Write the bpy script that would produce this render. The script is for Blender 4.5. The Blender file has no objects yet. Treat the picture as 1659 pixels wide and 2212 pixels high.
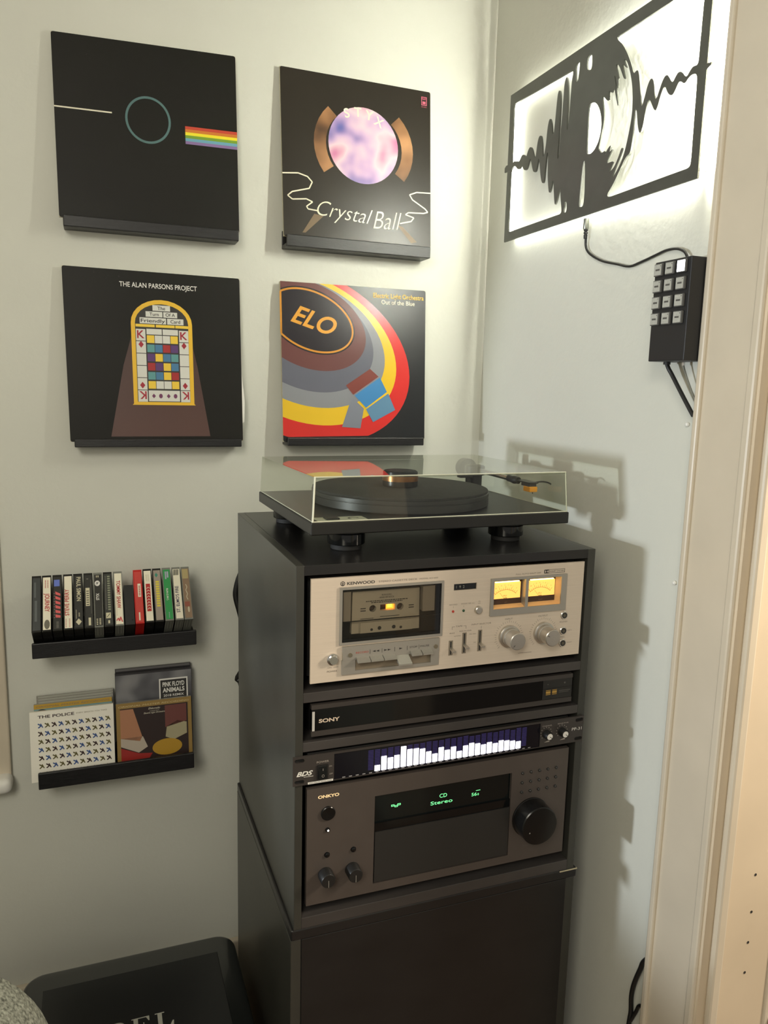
import bpy, bmesh, math, random
from mathutils import Vector, Matrix
random.seed(7)
C = bpy.context.scene.collection
SC = bpy.context.scene
ZO = 1.10            # height of the hi-fi cabinet top above the floor; working z below is relative to that top
D = -0.5751          # front plane of the hi-fi cabinet
XR = 0.5674          # right wall plane
SQ = 0.5474          # face of the light sign and of the door casing

# ------------------------------------------------------------------ camera, world, lights, exposure
def make_camera():
    yaw, pit, rol = 0.3604, -0.1613, 0.0253
    fw = Vector((math.sin(yaw)*math.cos(pit), math.cos(yaw)*math.cos(pit), math.sin(pit)))
    rt = Vector((math.cos(yaw), -math.sin(yaw), 0)); up = rt.cross(fw)
    r2 = rt*math.cos(rol)+up*math.sin(rol); u2 = -rt*math.sin(rol)+up*math.cos(rol)
    cd = bpy.data.cameras.new('camera'); co = bpy.data.objects.new('camera', cd); C.objects.link(co)
    m = Matrix((r2, u2, -fw)).transposed().to_4x4(); m.translation = Vector((-0.2508, -1.5724, 0.2439+ZO))
    co.matrix_world = m
    cd.sensor_fit = 'VERTICAL'; cd.sensor_height = 24; cd.sensor_width = 18; cd.lens = 24*1671.33/2212
    cd.clip_start = 0.05
    SC.camera = co
make_camera()
w = bpy.data.worlds.new('world'); SC.world = w; w.use_nodes = True
w.node_tree.nodes['Background'].inputs[0].default_value = (0.86, 0.81, 0.73, 1)
w.node_tree.nodes['Background'].inputs[1].default_value = 0.47
SC.view_settings.view_transform = 'Standard'; SC.view_settings.look = 'None'
SC.view_settings.exposure = 0.0; SC.view_settings.gamma = 1.0; SC.view_settings.use_curve_mapping = False
def area(name, loc, target, size, power, col, size_y=None):
    l = bpy.data.lights.new(name, 'AREA'); l.energy = power; l.color = col
    l.shape = 'RECTANGLE'; l.size = size; l.size_y = size_y or size
    o = bpy.data.objects.new(name, l); C.objects.link(o); o.location = loc
    o.rotation_euler = (Vector(target)-Vector(loc)).to_track_quat('-Z', 'Y').to_euler()
    return o
area('ceiling_lamp_light', (-0.9, -2.3, 2.32), (-0.1, -0.3, 1.0), 0.7, 24, (1.0, 0.95, 0.83))
def spot(name, loc, target, angle, blend, radius, power, col):
    l = bpy.data.lights.new(name, 'SPOT'); l.energy = power; l.color = col; l.spot_size = math.radians(angle); l.spot_blend = blend; l.shadow_soft_size = radius
    o = bpy.data.objects.new(name, l); C.objects.link(o); o.location = loc
    o.rotation_euler = (Vector(target)-Vector(loc)).to_track_quat('-Z', 'Y').to_euler()
spot('side_lamp_light', (-2.40, -0.505, 1.10), (0.567, -0.80, 1.24), 34, 0.35, 0.05, 152, (0.86, 0.93, 1.0))
area('hallway_lamp_light', (1.35, -1.22, 1.55), (0.60, -0.8, 1.0), 0.25, 22, (1.0, 0.85, 0.66))
area('front_left_fill_light', (-0.85, -1.95, 1.55), (0.10, -0.5, 0.9), 0.35, 4.2, (1.0, 0.92, 0.72))  # added warm fill from the front left, no such lamp in the room

# ------------------------------------------------------------------ materials
def S(r, g, b):
    f = lambda c: (c/255/12.92) if c/255 <= 0.04045 else ((c/255+0.055)/1.055)**2.4
    return (f(r), f(g), f(b), 1)
MATS = {}
def mat(name, col, rough=0.5, metal=0.0, spec=0.5, emit=None, es=0.0, noise=0.0, nscale=20, bump=0.0, bscale=60, coat=0.0, stretch=None):
    if name in MATS: return MATS[name]
    m = bpy.data.materials.new(name); m.use_nodes = True; nt = m.node_tree; b = nt.nodes['Principled BSDF']
    b.inputs['Base Color'].default_value = col; b.inputs['Roughness'].default_value = rough
    b.inputs['Metallic'].default_value = metal; b.inputs['Specular IOR Level'].default_value = spec
    b.inputs['Coat Weight'].default_value = coat
    if emit: b.inputs['Emission Color'].default_value = emit; b.inputs['Emission Strength'].default_value = es
    tc = nt.nodes.new('ShaderNodeTexCoord'); src = tc.outputs['Object']
    if stretch:
        mp = nt.nodes.new('ShaderNodeMapping'); mp.inputs['Scale'].default_value = stretch
        nt.links.new(src, mp.inputs[0]); src = mp.outputs[0]
    if noise:
        n = nt.nodes.new('ShaderNodeTexNoise'); n.inputs['Scale'].default_value = nscale; n.inputs['Detail'].default_value = 4
        nt.links.new(src, n.inputs['Vector'])
        r = nt.nodes.new('ShaderNodeMapRange'); r.inputs[1].default_value = 0.25; r.inputs[2].default_value = 0.75
        r.inputs[3].default_value = 1-noise; r.inputs[4].default_value = 1+noise
        nt.links.new(n.outputs['Fac'], r.inputs[0])
        mx = nt.nodes.new('ShaderNodeVectorMath'); mx.operation = 'SCALE'; mx.inputs[0].default_value = col[:3]
        nt.links.new(r.outputs[0], mx.inputs['Scale']); nt.links.new(mx.outputs[0], b.inputs['Base Color'])
    if bump:
        n2 = nt.nodes.new('ShaderNodeTexNoise'); n2.inputs['Scale'].default_value = bscale; n2.inputs['Detail'].default_value = 5
        nt.links.new(src, n2.inputs['Vector'])
        bp = nt.nodes.new('ShaderNodeBump'); bp.inputs['Strength'].default_value = bump; bp.inputs['Distance'].default_value = 0.002
        nt.links.new(n2.outputs['Fac'], bp.inputs['Height']); nt.links.new(bp.outputs[0], b.inputs['Normal'])
    MATS[name] = m; return m
def clear(name, tint=(0.97, 0.98, 0.95), rough=0.02, base=0.04, edge=0.5):
    if name in MATS: return MATS[name]
    m = bpy.data.materials.new(name); m.use_nodes = True; nt = m.node_tree; nt.nodes.clear()
    o = nt.nodes.new('ShaderNodeOutputMaterial'); t = nt.nodes.new('ShaderNodeBsdfTransparent'); t.inputs[0].default_value = (*tint, 1)
    g = nt.nodes.new('ShaderNodeBsdfGlossy'); g.inputs['Roughness'].default_value = rough; g.inputs[0].default_value = (1, 1, 1, 1)
    fr = nt.nodes.new('ShaderNodeFresnel'); fr.inputs[0].default_value = 1.49
    geo = nt.nodes.new('ShaderNodeNewGeometry'); inv = nt.nodes.new('ShaderNodeMath'); inv.operation = 'SUBTRACT'; inv.inputs[0].default_value = 1
    nt.links.new(geo.outputs['Backfacing'], inv.inputs[1])
    ml = nt.nodes.new('ShaderNodeMath'); ml.operation = 'MULTIPLY'; nt.links.new(fr.outputs[0], ml.inputs[0]); nt.links.new(inv.outputs[0], ml.inputs[1])
    mx = nt.nodes.new('ShaderNodeMixShader'); nt.links.new(ml.outputs[0], mx.inputs[0]); nt.links.new(t.outputs[0], mx.inputs[1]); nt.links.new(g.outputs[0], mx.inputs[2])
    nt.links.new(mx.outputs[0], o.inputs[0]); MATS[name] = m; return m
def glow(name, col, s):
    return mat(name, (col[0]*.5, col[1]*.5, col[2]*.5, 1), 0.6, emit=(*col[:3], 1), es=s)

M_WALL = mat('wall_paint', (0.655, 0.66, 0.59, 1), 0.55, spec=0.25, noise=0.03, nscale=3, bump=0.28, bscale=75)
M_TRIM = mat('trim_paint', (0.60, 0.53, 0.415, 1), 0.38, noise=0.05, nscale=9, bump=0.10, bscale=25)
M_JAMB = mat('jamb_paint', (0.66, 0.55, 0.40, 1), 0.42, noise=0.06, nscale=7, bump=0.10, bscale=30)
M_FLOOR = mat('floor_wood', (0.16, 0.10, 0.06, 1), 0.4, noise=0.35, nscale=6, stretch=(1, 12, 1))
M_CEIL = mat('ceiling_paint', (0.75, 0.74, 0.70, 1), 0.8, bump=0.1)
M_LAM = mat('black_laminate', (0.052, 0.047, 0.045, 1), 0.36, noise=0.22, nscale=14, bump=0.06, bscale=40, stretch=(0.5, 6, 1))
M_LAMSHADE = mat('black_laminate_shaded', (0.014, 0.0135, 0.014, 1), 0.32, noise=0.22, nscale=14, bump=0.05, bscale=40, stretch=(0.5, 6, 1))  # same laminate, shade put into the colour for cabinet top and stand
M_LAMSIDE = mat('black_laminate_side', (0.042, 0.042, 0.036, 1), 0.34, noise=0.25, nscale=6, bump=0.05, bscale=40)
M_DARKIN = mat('dark_interior', (0.004, 0.004, 0.004, 1), 0.7)
M_BLACK = mat('black_plastic', (0.012, 0.012, 0.012, 1), 0.42, noise=0.1, nscale=40)
M_BLACKG = mat('gloss_black', (0.004, 0.0045, 0.005, 1), 0.08)
M_RUB = mat('rubber', (0.010, 0.010, 0.010, 1), 0.7)
M_LEDGE = mat('black_stained_wood', (0.010, 0.010, 0.011, 1), 0.40, noise=0.4, nscale=20, bump=0.18, bscale=60, stretch=(2, 10, 20))
M_SILV = mat('champagne_aluminium', (0.65, 0.56, 0.46, 1), 0.50, metal=0.12, noise=0.05, nscale=30, stretch=(0.3, 1, 20))
M_SILV2 = mat('grey_aluminium', (0.42, 0.40, 0.36, 1), 0.36, metal=0.6)
M_CHROME = mat('chrome', (0.75, 0.73, 0.70, 1), 0.14, metal=1.0)
M_KNOB = mat('satin_knob', (0.52, 0.49, 0.44, 1), 0.28, metal=0.8)
M_INK = mat('dark_ink', (0.03, 0.028, 0.026, 1), 0.6)
M_INKG = mat('grey_ink', (0.20, 0.17, 0.14, 1), 0.6)
M_INKR = mat('red_ink', (0.42, 0.06, 0.04, 1), 0.6)
M_WHITE = mat('white_print', (0.80, 0.79, 0.74, 1), 0.5)
M_CREAM = mat('cream_print', (0.80, 0.76, 0.60, 1), 0.5)
M_GOLD = mat('gold_print', (0.62, 0.42, 0.06, 1), 0.4)
M_ONK = mat('receiver_face', (0.085, 0.070, 0.062, 1), 0.42, metal=0.15, noise=0.06, nscale=30)
M_RACK = mat('rack_face', (0.040, 0.034, 0.031, 1), 0.5, noise=0.06)
def flat(name, r, g, b, rough=0.45): return mat(name, S(r, g, b), rough)

# ------------------------------------------------------------------ builders
class MB:
    def __init__(s): s.bm = bmesh.new()
    def box(s, x0, x1, y0, y1, z0, z1, bev=0.0, seg=2):
        r = bmesh.ops.create_cube(s.bm, size=1.0); vs = r['verts']
        for v in vs: v.co = Vector((x0+(v.co.x+.5)*(x1-x0), y0+(v.co.y+.5)*(y1-y0), z0+(v.co.z+.5)*(z1-z0)))
        if bev:
            es = list({e for v in vs for e in v.link_edges})
            bmesh.ops.bevel(s.bm, geom=es, offset=bev, segments=seg, affect='EDGES', profile=0.5)
        return s
    def rings(s, rings, close=True, cap=True):
        R = [[s.bm.verts.new(p) for p in r] for r in rings]; n = len(R[0])
        for a, b in zip(R, R[1:]):
            for i in range(n if close else n-1):
                s.bm.faces.new((a[i], a[(i+1) % n], b[(i+1) % n], b[i]))
        if cap:
            s.bm.faces.new(R[0][::-1]); s.bm.faces.new(R[-1])
        return s
    def lathe(s, c, axis, prof, n=32):
        """prof: (radius, distance along axis) rows"""
        ax = Vector(axis).normalized(); a = ax.orthogonal().normalized(); b = ax.cross(a); c = Vector(c)
        return s.rings([[c+ax*h+(a*math.cos(t*2*math.pi/n)+b*math.sin(t*2*math.pi/n))*max(r, 1e-5) for t in range(n)] for r, h in prof])
    def cyl(s, c, axis, r, h, n=32, ch=0.0):
        return s.lathe(c, axis, [(r, 0), (r, h)] if not ch else [(r-ch, 0), (r, ch), (r, h-ch), (r-ch, h)], n)
    def tube(s, pts, r, n=10, sub=4):
        P = [Vector(p) for p in pts]
        if sub > 1 and len(P) > 2:
            Q = []
            for i in range(len(P)-1):
                p0, p1, p2, p3 = P[max(i-1, 0)], P[i], P[i+1], P[min(i+2, len(P)-1)]
                for k in range(sub):
                    t = k/sub
                    Q.append(0.5*((2*p1)+(p2-p0)*t+(2*p0-5*p1+4*p2-p3)*t*t+(3*p1-p0-3*p2+p3)*t**3))
            Q.append(P[-1]); P = Q
        rings = []; nrm = None
        for i, p in enumerate(P):
            d = (P[min(i+1, len(P)-1)]-P[max(i-1, 0)]).normalized()
            if nrm is None: nrm = d.orthogonal().normalized()
            nrm = (nrm-d*nrm.dot(d)).normalized(); bn = d.cross(nrm)
            rr = r[i*len(r)//len(P)] if isinstance(r, (list, tuple)) else r
            rings.append([p+(nrm*math.cos(2*math.pi*k/n)+bn*math.sin(2*math.pi*k/n))*rr for k in range(n)])
        return s.rings(rings)
    def poly(s, pts): s.bm.faces.new([s.bm.verts.new(p) for p in pts]); return s
    def frame(s, f, a0, a1, b0, b1, t, w0, w1):
        """rectangular ring of width t on surface f(u,v,w), from depth w0 to w1"""
        for (p, q, r, u) in ((a0, a1, b1-t, b1), (a0, a1, b0, b0+t), (a0, a0+t, b0+t, b1-t), (a1-t, a1, b0+t, b1-t)): s.slab(f, p, q, r, u, w0, w1)
        return s
    def slab(s, f, a0, a1, b0, b1, w0, w1):
        q = [(a0, b0), (a1, b0), (a1, b1), (a0, b1)]
        return s.rings([[f(a, b, w0) for a, b in q], [f(a, b, w1) for a, b in q]])
    def rect(s, f, a0, a1, b0, b1, wd): return s.poly([f(a0, b0, wd), f(a1, b0, wd), f(a1, b1, wd), f(a0, b1, wd)])
    def flat(s, f, pts, wd): return s.poly([f(a, b, wd) for a, b in pts])
    def disc(s, f, a, b, ra, rb, wd, n=28): return s.poly([f(a+ra*math.cos(2*math.pi*k/n), b+rb*math.sin(2*math.pi*k/n), wd) for k in range(n)])
    def ring(s, f, a, b, ra, rb, ta, wd, n=36, k0=0, k1=None):
        k1 = n if k1 is None else k1
        for k in range(k0, k1):
            t0, t1 = 2*math.pi*k/n, 2*math.pi*(k+1)/n; q = []
            for t, m in ((t0, 1), (t1, 1), (t1, 1-ta), (t0, 1-ta)): q.append(f(a+ra*m*math.cos(t), b+rb*m*math.sin(t), wd))
            s.poly(q)
        return s
    def stroke(s, f, pts, t, wd):
        for (a, b), (c, d) in zip(pts, pts[1:]):
            l = math.hypot(c-a, d-b) or 1; nx, ny = -(d-b)/l*t/2, (c-a)/l*t/2
            s.poly([f(a+nx, b+ny, wd), f(a-nx, b-ny, wd), f(c-nx, d-ny, wd), f(c+nx, d+ny, wd)])
        return s
    def text(s, f, body, a, b, h, width=None, wd=0.0004, align='C', bold=0.0, shear=0.0, rot=0.0, sx=1.0):
        """h = capital height; (a,b) = baseline anchor; all in the units of surface f"""
        me = glyphs(body, bold, shear)
        xs = [v[0] for v in me[0]]; x0, x1 = min(xs), max(xs); k = h/0.70; kx = width/(x1-x0) if width else k*sx
        off = {'L': -x0, 'C': -(x0+x1)/2, 'R': -x1}[align]; cr, sr = math.cos(rot), math.sin(rot); vs = []
        for x, y in me[0]:
            X, Y = (x+off)*kx, y*k
            vs.append(s.bm.verts.new(f(a+X*cr-Y*sr, b+X*sr+Y*cr, wd)))
        for fc in me[1]:
            try: s.bm.faces.new([vs[i] for i in fc])
            except ValueError: pass
        return s
    def build(s, name, m, parent=None, kind=None, label=None, smooth=False, origin=None, raw=False):
        bmesh.ops.remove_doubles(s.bm, verts=s.bm.verts, dist=1e-6)
        bmesh.ops.recalc_face_normals(s.bm, faces=s.bm.faces)
        org = Vector(origin) if origin else (Vector(parent['org']) if parent else Vector((0, 0, -ZO)))
        if not raw:
            for v in s.bm.verts: v.co = v.co-org
        me = bpy.data.meshes.new(name); s.bm.to_mesh(me); s.bm.free()
        me.materials.append(m)
        if smooth:
            for p in me.polygons: p.use_smooth = True
            try: me.set_sharp_from_angle(angle=math.radians(38))
            except Exception: pass
        o = bpy.data.objects.new(name, me); C.objects.link(o)
        if parent: o.parent = parent
        elif origin: o.location = (org.x, org.y, org.z+ZO)
        o['org'] = tuple(org)
        if kind: o['kind'] = kind
        if label: o['label'] = label
        return o
GL = {}
def glyphs(body, bold, shear):
    key = (body, bold, shear)
    if key not in GL:
        cu = bpy.data.curves.new('glyphs', 'FONT'); cu.body = body; cu.resolution_u = 5; cu.offset = bold; cu.shear = shear
        ob = bpy.data.objects.new('glyphs', cu); me = ob.to_mesh()
        GL[key] = ([(v.co.x, v.co.y) for v in me.vertices], [tuple(p.vertices) for p in me.polygons])
        ob.to_mesh_clear(); bpy.data.objects.remove(ob); bpy.data.curves.remove(cu)
    return GL[key]
def plate(outer, holes, thick, f):
    """flat plate with holes cut through, mapped by f(u,v,w); returns an MB"""
    cu = bpy.data.curves.new('plate', 'CURVE'); cu.dimensions = '2D'; cu.fill_mode = 'BOTH'; cu.extrude = thick/2
    for pts in [outer]+holes:
        sp = cu.splines.new('POLY'); sp.points.add(len(pts)-1); sp.use_cyclic_u = True
        for p, (a, b) in zip(sp.points, pts): p.co = (a, b, 0, 1)
    ob = bpy.data.objects.new('plate', cu); me = ob.to_mesh(); mb = MB()
    vs = [mb.bm.verts.new(f(v.co.x, v.co.y, v.co.z+thick/2)) for v in me.vertices]
    for p in me.polygons:
        try: mb.bm.faces.new([vs[i] for i in p.vertices])
        except ValueError: pass
    ob.to_mesh_clear(); bpy.data.objects.remove(ob); bpy.data.curves.remove(cu)
    return mb
def thing(name, label, cat, org, group=None, rz=0.0):
    o = bpy.data.objects.new(name, None); C.objects.link(o); o.location = (org[0], org[1], org[2]+ZO)
    o.rotation_euler = (0, 0, rz); o.empty_display_size = 0.02
    o['org'] = tuple(org); o['label'] = label; o['category'] = cat
    if group: o['group'] = group
    return o
def tag(o, label, cat, group=None):
    o['label'] = label; o['category'] = cat
    if group: o['group'] = group
    return o
R = lambda a0, a1, b0, b1: [(a0, b0), (a1, b0), (a1, b1), (a0, b1)]

# ------------------------------------------------------------------ the room
MB().box(-2.6, 0.69, 0, 0.12, -1.10, 1.35).build('wall_back', M_WALL, kind='structure')
wr = MB(); wr.box(XR, 0.69, -0.7925, 0, -1.10, 1.35); wr.box(XR, 0.69, -3.2, -1.62, -1.10, 1.35); wr.box(XR, 0.69, -1.62, -0.7925, 0.98, 1.35)
wr.build('wall_right', M_WALL, kind='structure')
MB().box(-2.72, -2.6, -3.2, 0.12, -1.10, 1.35).build('wall_left', M_WALL, kind='structure')
MB().box(-2.72, 2.2, -3.2, 0.12, -1.16, -1.10).build('floor', M_FLOOR, kind='structure')
MB().box(-2.72, 2.2, -3.2, 0.12, 1.35, 1.41).build('ceiling', M_CEIL, kind='structure')
MB().box(-2.6, XR, -0.015, 0, -1.10, -0.985, 0.004).build('baseboard_back', M_TRIM, kind='structure')
MB().box(XR-0.012, XR, -0.688, -0.015, -1.10, -0.985, 0.004).build('baseboard_right', M_TRIM, kind='structure')
# hallway wall seen past the jamb
MB().box(0.7, 2.2, -0.70, -0.58, -1.10, 1.35).build('wall_hallway', mat('hallway_paint', (0.25, 0.11, 0.06, 1), 0.6, noise=0.1), kind='structure')
# door casing on the right wall: flat board between a raised back band and an outer bead
t1 = MB().box(SQ+0.004, XR, -0.7775, -0.700, -1.10, 1.08).build('trim_1', M_TRIM, kind='structure')
MB().box(SQ-0.002, XR, -0.700, -0.689, -1.10, 1.08, 0.003).build('back_band', M_TRIM, t1)
MB().box(SQ, XR, -0.7925, -0.7780, -1.10, 1.08, 0.0035).build('outer_bead', M_TRIM, t1)
# jamb: reveal, stop bead, broad lining with old hinge screw holes
t2 = MB().box(SQ+0.006, 0.690, -0.797, -0.7926, -1.10, 0.975).build('trim_2', M_JAMB, kind='structure')
MB().box(0.5665, 0.5847, -0.808, -0.797, -1.10, 0.975, 0.004).build('stop_bead', M_TRIM, t2)
MB().box(0.5850, 0.678, -0.803, -0.797, -1.10, 0.975, 0.001).build('lining_board', M_JAMB, t2)
MB().box(0.678, 0.690, -0.806, -0.797, -1.10, 0.975, 0.003).build('edge_bead', M_TRIM, t2)
for z in (-0.446, -0.506, -0.556, -0.606):
    MB().cyl((0.6325, -0.8034, z), (0, 1, 0), 0.0022, 0.002, 12).build('screw_hole', M_INK, t2)
lp = thing('strike_plate', 'white latch plate low on the edge of the door jamb', 'latch plate', (0.697, -0.803, -0.71))
MB().box(0.688, 0.700, -0.812, -0.806, -0.735, -0.695, 0.002).build('plate', M_WHITE, lp)
MB().box(0.6915, 0.6965, -0.8135, -0.812, -0.722, -0.706).build('latch_slot', M_INK, lp)
# window at the far left of the back wall: only its casing edge and the horn of its sill show
w1 = MB().box(-0.54, -0.4225, -0.012, 0, -0.535, 0.98, 0.003).build('window_1', M_TRIM, kind='structure')
MB().box(-0.60, -0.4200, -0.045, 0, -0.545, -0.515, 0.012, 4).build('window_sill', M_WHITE, w1, smooth=True)

# ------------------------------------------------------------------ record covers on ledges
def lp_surface(TL, TR, BL, BR, ext=0.004):
    TL, TR, BL, BR = map(Vector, (TL, TR, BL, BR)); BL = BL+(BL-TL).normalized()*ext; BR = BR+(BR-TR).normalized()*ext
    n = (TR-TL).cross(BL-TL).normalized()
    if n.y > 0: n = -n
    def f(u, v, wd=0.0): return BL*(1-u)*(1-v)+BR*u*(1-v)+TL*(1-u)*v+TR*u*v+n*wd
    return f
def ledge(x0, x1, zb, zt, depth, which):
    t = thing('record_ledge', 'short black wooden wall ledge carrying ' + which, 'ledge', ((x0+x1)/2, -0.005, zb), 'record ledges on the back wall')
    MB().box(x0, x1, -depth, 0, zb, zb+0.007, 0.0012).build('shelf_board', M_LEDGE, t)
    MB().box(x0, x1, -depth-0.0065, -depth, zb, zt, 0.0015).build('front_lip', M_LEDGE, t)
    MB().box(x0, x1, -0.005, 0, zb+0.007, zt+0.012, 0.001).build('back_rail', M_LEDGE, t)
def album(label, corners, thick, face_mat, ext=0.004):
    f = lp_surface(*corners, ext); b = f(0.5, 0, -thick)
    t = thing('record_album', label, 'record', tuple(b), 'record albums on the wall ledges')
    m = MB(); q = [(0, 0), (1, 0), (1, 1), (0, 1)]
    m.rings([[f(a, c, -thick) for a, c in q], [f(a, c, -0.0005) for a, c in q]])
    m.build('sleeve', mat('sleeve_edge', S(196, 190, 165), 0.7), t)
    r = 0.012; m = MB(); pts = []
    for cx, cy, a0 in ((1-r, r, -90), (1-r, 1-r, 0), (r, 1-r, 90), (r, r, 180)):
        for k in range(4): a = math.radians(a0+30*k); pts.append((cx+r*math.cos(a), cy+r*math.sin(a)))
    m.flat(f, pts, 0.0)
    for_ = m.build('front_print', face_mat, t)
    return t, f
def worn_black(name, col, rough=0.33, spec=0.4):
    if name in MATS: return MATS[name]
    m = mat(name, col, rough, spec=spec, noise=0.15, nscale=6); nt = m.node_tree; b = nt.nodes['Principled BSDF']
    tc = nt.nodes.new('ShaderNodeTexCoord'); n = nt.nodes.new('ShaderNodeTexNoise'); n.inputs['Scale'].default_value = 90; n.inputs['Detail'].default_value = 8
    n.inputs['Roughness'].default_value = 0.7
    nt.links.new(tc.outputs['Object'], n.inputs['Vector'])
    n3 = nt.nodes.new('ShaderNodeTexNoise'); n3.inputs['Scale'].default_value = 7; nt.links.new(tc.outputs['Object'], n3.inputs['Vector'])
    ml = nt.nodes.new('ShaderNodeMath'); ml.operation = 'MULTIPLY'; nt.links.new(n.outputs['Fac'], ml.inputs[0]); nt.links.new(n3.outputs['Fac'], ml.inputs[1])
    r = nt.nodes.new('ShaderNodeMapRange'); r.inputs[1].default_value = 0.40; r.inputs[2].default_value = 0.52; r.inputs[3].default_value = 0; r.inputs[4].default_value = 0.5
    nt.links.new(ml.outputs[0], r.inputs[0])
    mx = nt.nodes.new('ShaderNodeMix'); mx.data_type = 'RGBA'; nt.links.new(r.outputs[0], mx.inputs[0])
    src = b.inputs['Base Color'].links[0].from_socket; nt.links.new(src, mx.inputs[6]); mx.inputs[7].default_value = (0.16, 0.15, 0.14, 1)
    nt.links.new(mx.outputs[2], b.inputs['Base Color']); return m
M_SLEEVE = worn_black('worn_black_sleeve', (0.011, 0.0105, 0.0085, 1), 0.45, 0.2)
M_SLEEVE2 = worn_black('brown_black_sleeve', (0.020, 0.016, 0.011, 1))
E1 = 0.00012
# 1 - plain black cover: teal ring, cream bar and a stack of coloured bars
ledge(-0.289, 0.0187, 0.5075, 0.527, 0.036, 'the black cover with the teal ring')
t, f = album('black album cover with a teal ring and coloured bars, upper left', ((-0.2977, -0.012, 0.8327), (0.0187, -0.012, 0.8420), (-0.2953, -0.034, 0.5275), (0.0208, -0.034, 0.527)), 0.004, M_SLEEVE)
MB().ring(f, 0.495, 0.585, 0.125, 0.13, 0.10, E1, 48).build('teal_ring', flat('teal_dim', 78, 112, 112), t)
MB().rect(f, 0.0, 0.30, 0.598, 0.606, E1).build('cream_bar', M_CREAM, t)
for i, c in enumerate(((196, 66, 44), (206, 122, 40), (240, 226, 40), (118, 158, 44), (106, 164, 186), (134, 108, 158))):
    MB().rect(f, 0.70, 1.0, 0.56-0.0165*i, 0.5765-0.0165*i, E1).build('colour_bar', flat(f'bar_{i}', *c), t)
# 2 - brown-black cover with a lilac disc
ledge(0.1105, 0.4125, 0.5065, 0.529, 0.040, 'the brown cover with the lilac disc')
t, f = album('brown-black album cover with a lilac disc between two brown arcs, upper right', ((0.1030, -0.012, 0.8393), (0.4150, -0.012, 0.8370), (0.1062, -0.037, 0.530), (0.4159, -0.037, 0.5327)), 0.006, M_SLEEVE2)
def disc_print(name, stops, centre, rad, cols=None):
    m = bpy.data.materials.new(name); m.use_nodes = True; nt = m.node_tree; b = nt.nodes['Principled BSDF']; b.inputs['Roughness'].default_value = 0.35
    tc = nt.nodes.new('ShaderNodeTexCoord'); n = nt.nodes.new('ShaderNodeTexNoise'); n.inputs['Scale'].default_value = 13; n.inputs['Detail'].default_value = 2
    nt.links.new(tc.outputs['Object'], n.inputs['Vector']); cr = nt.nodes.new('ShaderNodeValToRGB')
    el = cr.color_ramp.elements
    while len(el) < len(stops): el.new(0.5)
    for e, (p, c) in zip(el, stops): e.position = p; e.color = S(*c)
    nt.links.new(n.outputs['Fac'], cr.inputs[0]); nt.links.new(cr.outputs[0], b.inputs['Base Color']); return m
MB().disc(f, 0.535, 0.60, 0.235, 0.235, E1, 48).build('lilac_disc', disc_print('lilac_print', ((0.30, (92, 96, 168)), (0.45, (196, 164, 200)), (0.55, (226, 198, 206)), (0.72, (196, 96, 150))), 0, 0), t)
mb = MB(); mb.ring(f, 0.535, 0.59, 0.33, 0.31, 0.24, 2*E1, 40, 15, 24)
mb.build('brown_crescent', disc_print('brown_print', ((0.3, (70, 48, 32)), (0.5, (150, 108, 72)), (0.7, (188, 140, 96))), 0, 0), t)
mb = MB(); mb.ring(f, 0.545, 0.59, 0.33, 0.31, 0.24, 2*E1, 40, -4, 5); mb.build('brown_crescent', MATS.get('x') or bpy.data.materials['brown_print'], t)
MB().flat(f, [(0.14, 0.03), (0.26, 0.14), (0.20, 0.15), (0.12, 0.03)], E1).build('brown_wedge', flat('wedge_brown', 112, 92, 66), t)
MB().flat(f, [(0.80, 0.12), (0.90, 0.03), (0.86, 0.02), (0.76, 0.13)], E1).build('brown_wedge', flat('wedge_brown', 112, 92, 66), t)
mb = MB()
for ch, a, b, r in (('S', 0.43, 0.76, 0.25), ('T', 0.50, 0.775, 0.05), ('Y', 0.57, 0.765, -0.15), ('X', 0.63, 0.735, -0.4)): mb.text(f, ch, a, b, 0.055, wd=2*E1, rot=r, bold=0.02)
mb.build('band_lettering', M_CREAM, t)
mb = MB()
mb.text(f, 'Crystal', 0.40, 0.130, 0.095, width=0.37, wd=2*E1, shear=0.35, bold=-0.012, rot=-0.08)
mb.text(f, 'Ball', 0.695, 0.095, 0.115, width=0.20, wd=2*E1, shear=0.35, bold=-0.012, rot=0.03)
mb.build('title_lettering', M_CREAM, t)
mb = MB()
L1 = [(0.0, 0.375), (0.10, 0.385), (0.16, 0.37), (0.19, 0.34), (0.17, 0.30), (0.06, 0.27), (0.03, 0.245), (0.06, 0.225), (0.15, 0.235), (0.19, 0.22), (0.15, 0.19), (0.16, 0.175), (0.22, 0.17)]
L2 = [(1.0, 0.355), (0.90, 0.35), (0.85, 0.33), (0.87, 0.30), (0.96, 0.25), (0.98, 0.23), (0.95, 0.22), (0.84, 0.215), (0.82, 0.20), (0.88, 0.185), (0.86, 0.16), (0.78, 0.14)]
mb.stroke(f, L1, 0.008, 2*E1); mb.build('ribbon_line', M_CREAM, t); MB().stroke(f, L2, 0.008, 2*E1).build('ribbon_line', M_CREAM, t)
mb = MB(); mb.frame(f, 0.936, 0.974, 0.910, 0.964, 0.004, 0, E1); mb.text(f, 'A&M', 0.955, 0.945, 0.012, wd=E1); mb.text(f, 'RECORDS', 0.955, 0.897, 0.006, wd=E1); mb.rect(f, 0.945, 0.965, 0.918, 0.935, E1)
mb.build('record_label_mark', flat('label_pink', 196, 96, 120), t)
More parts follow.
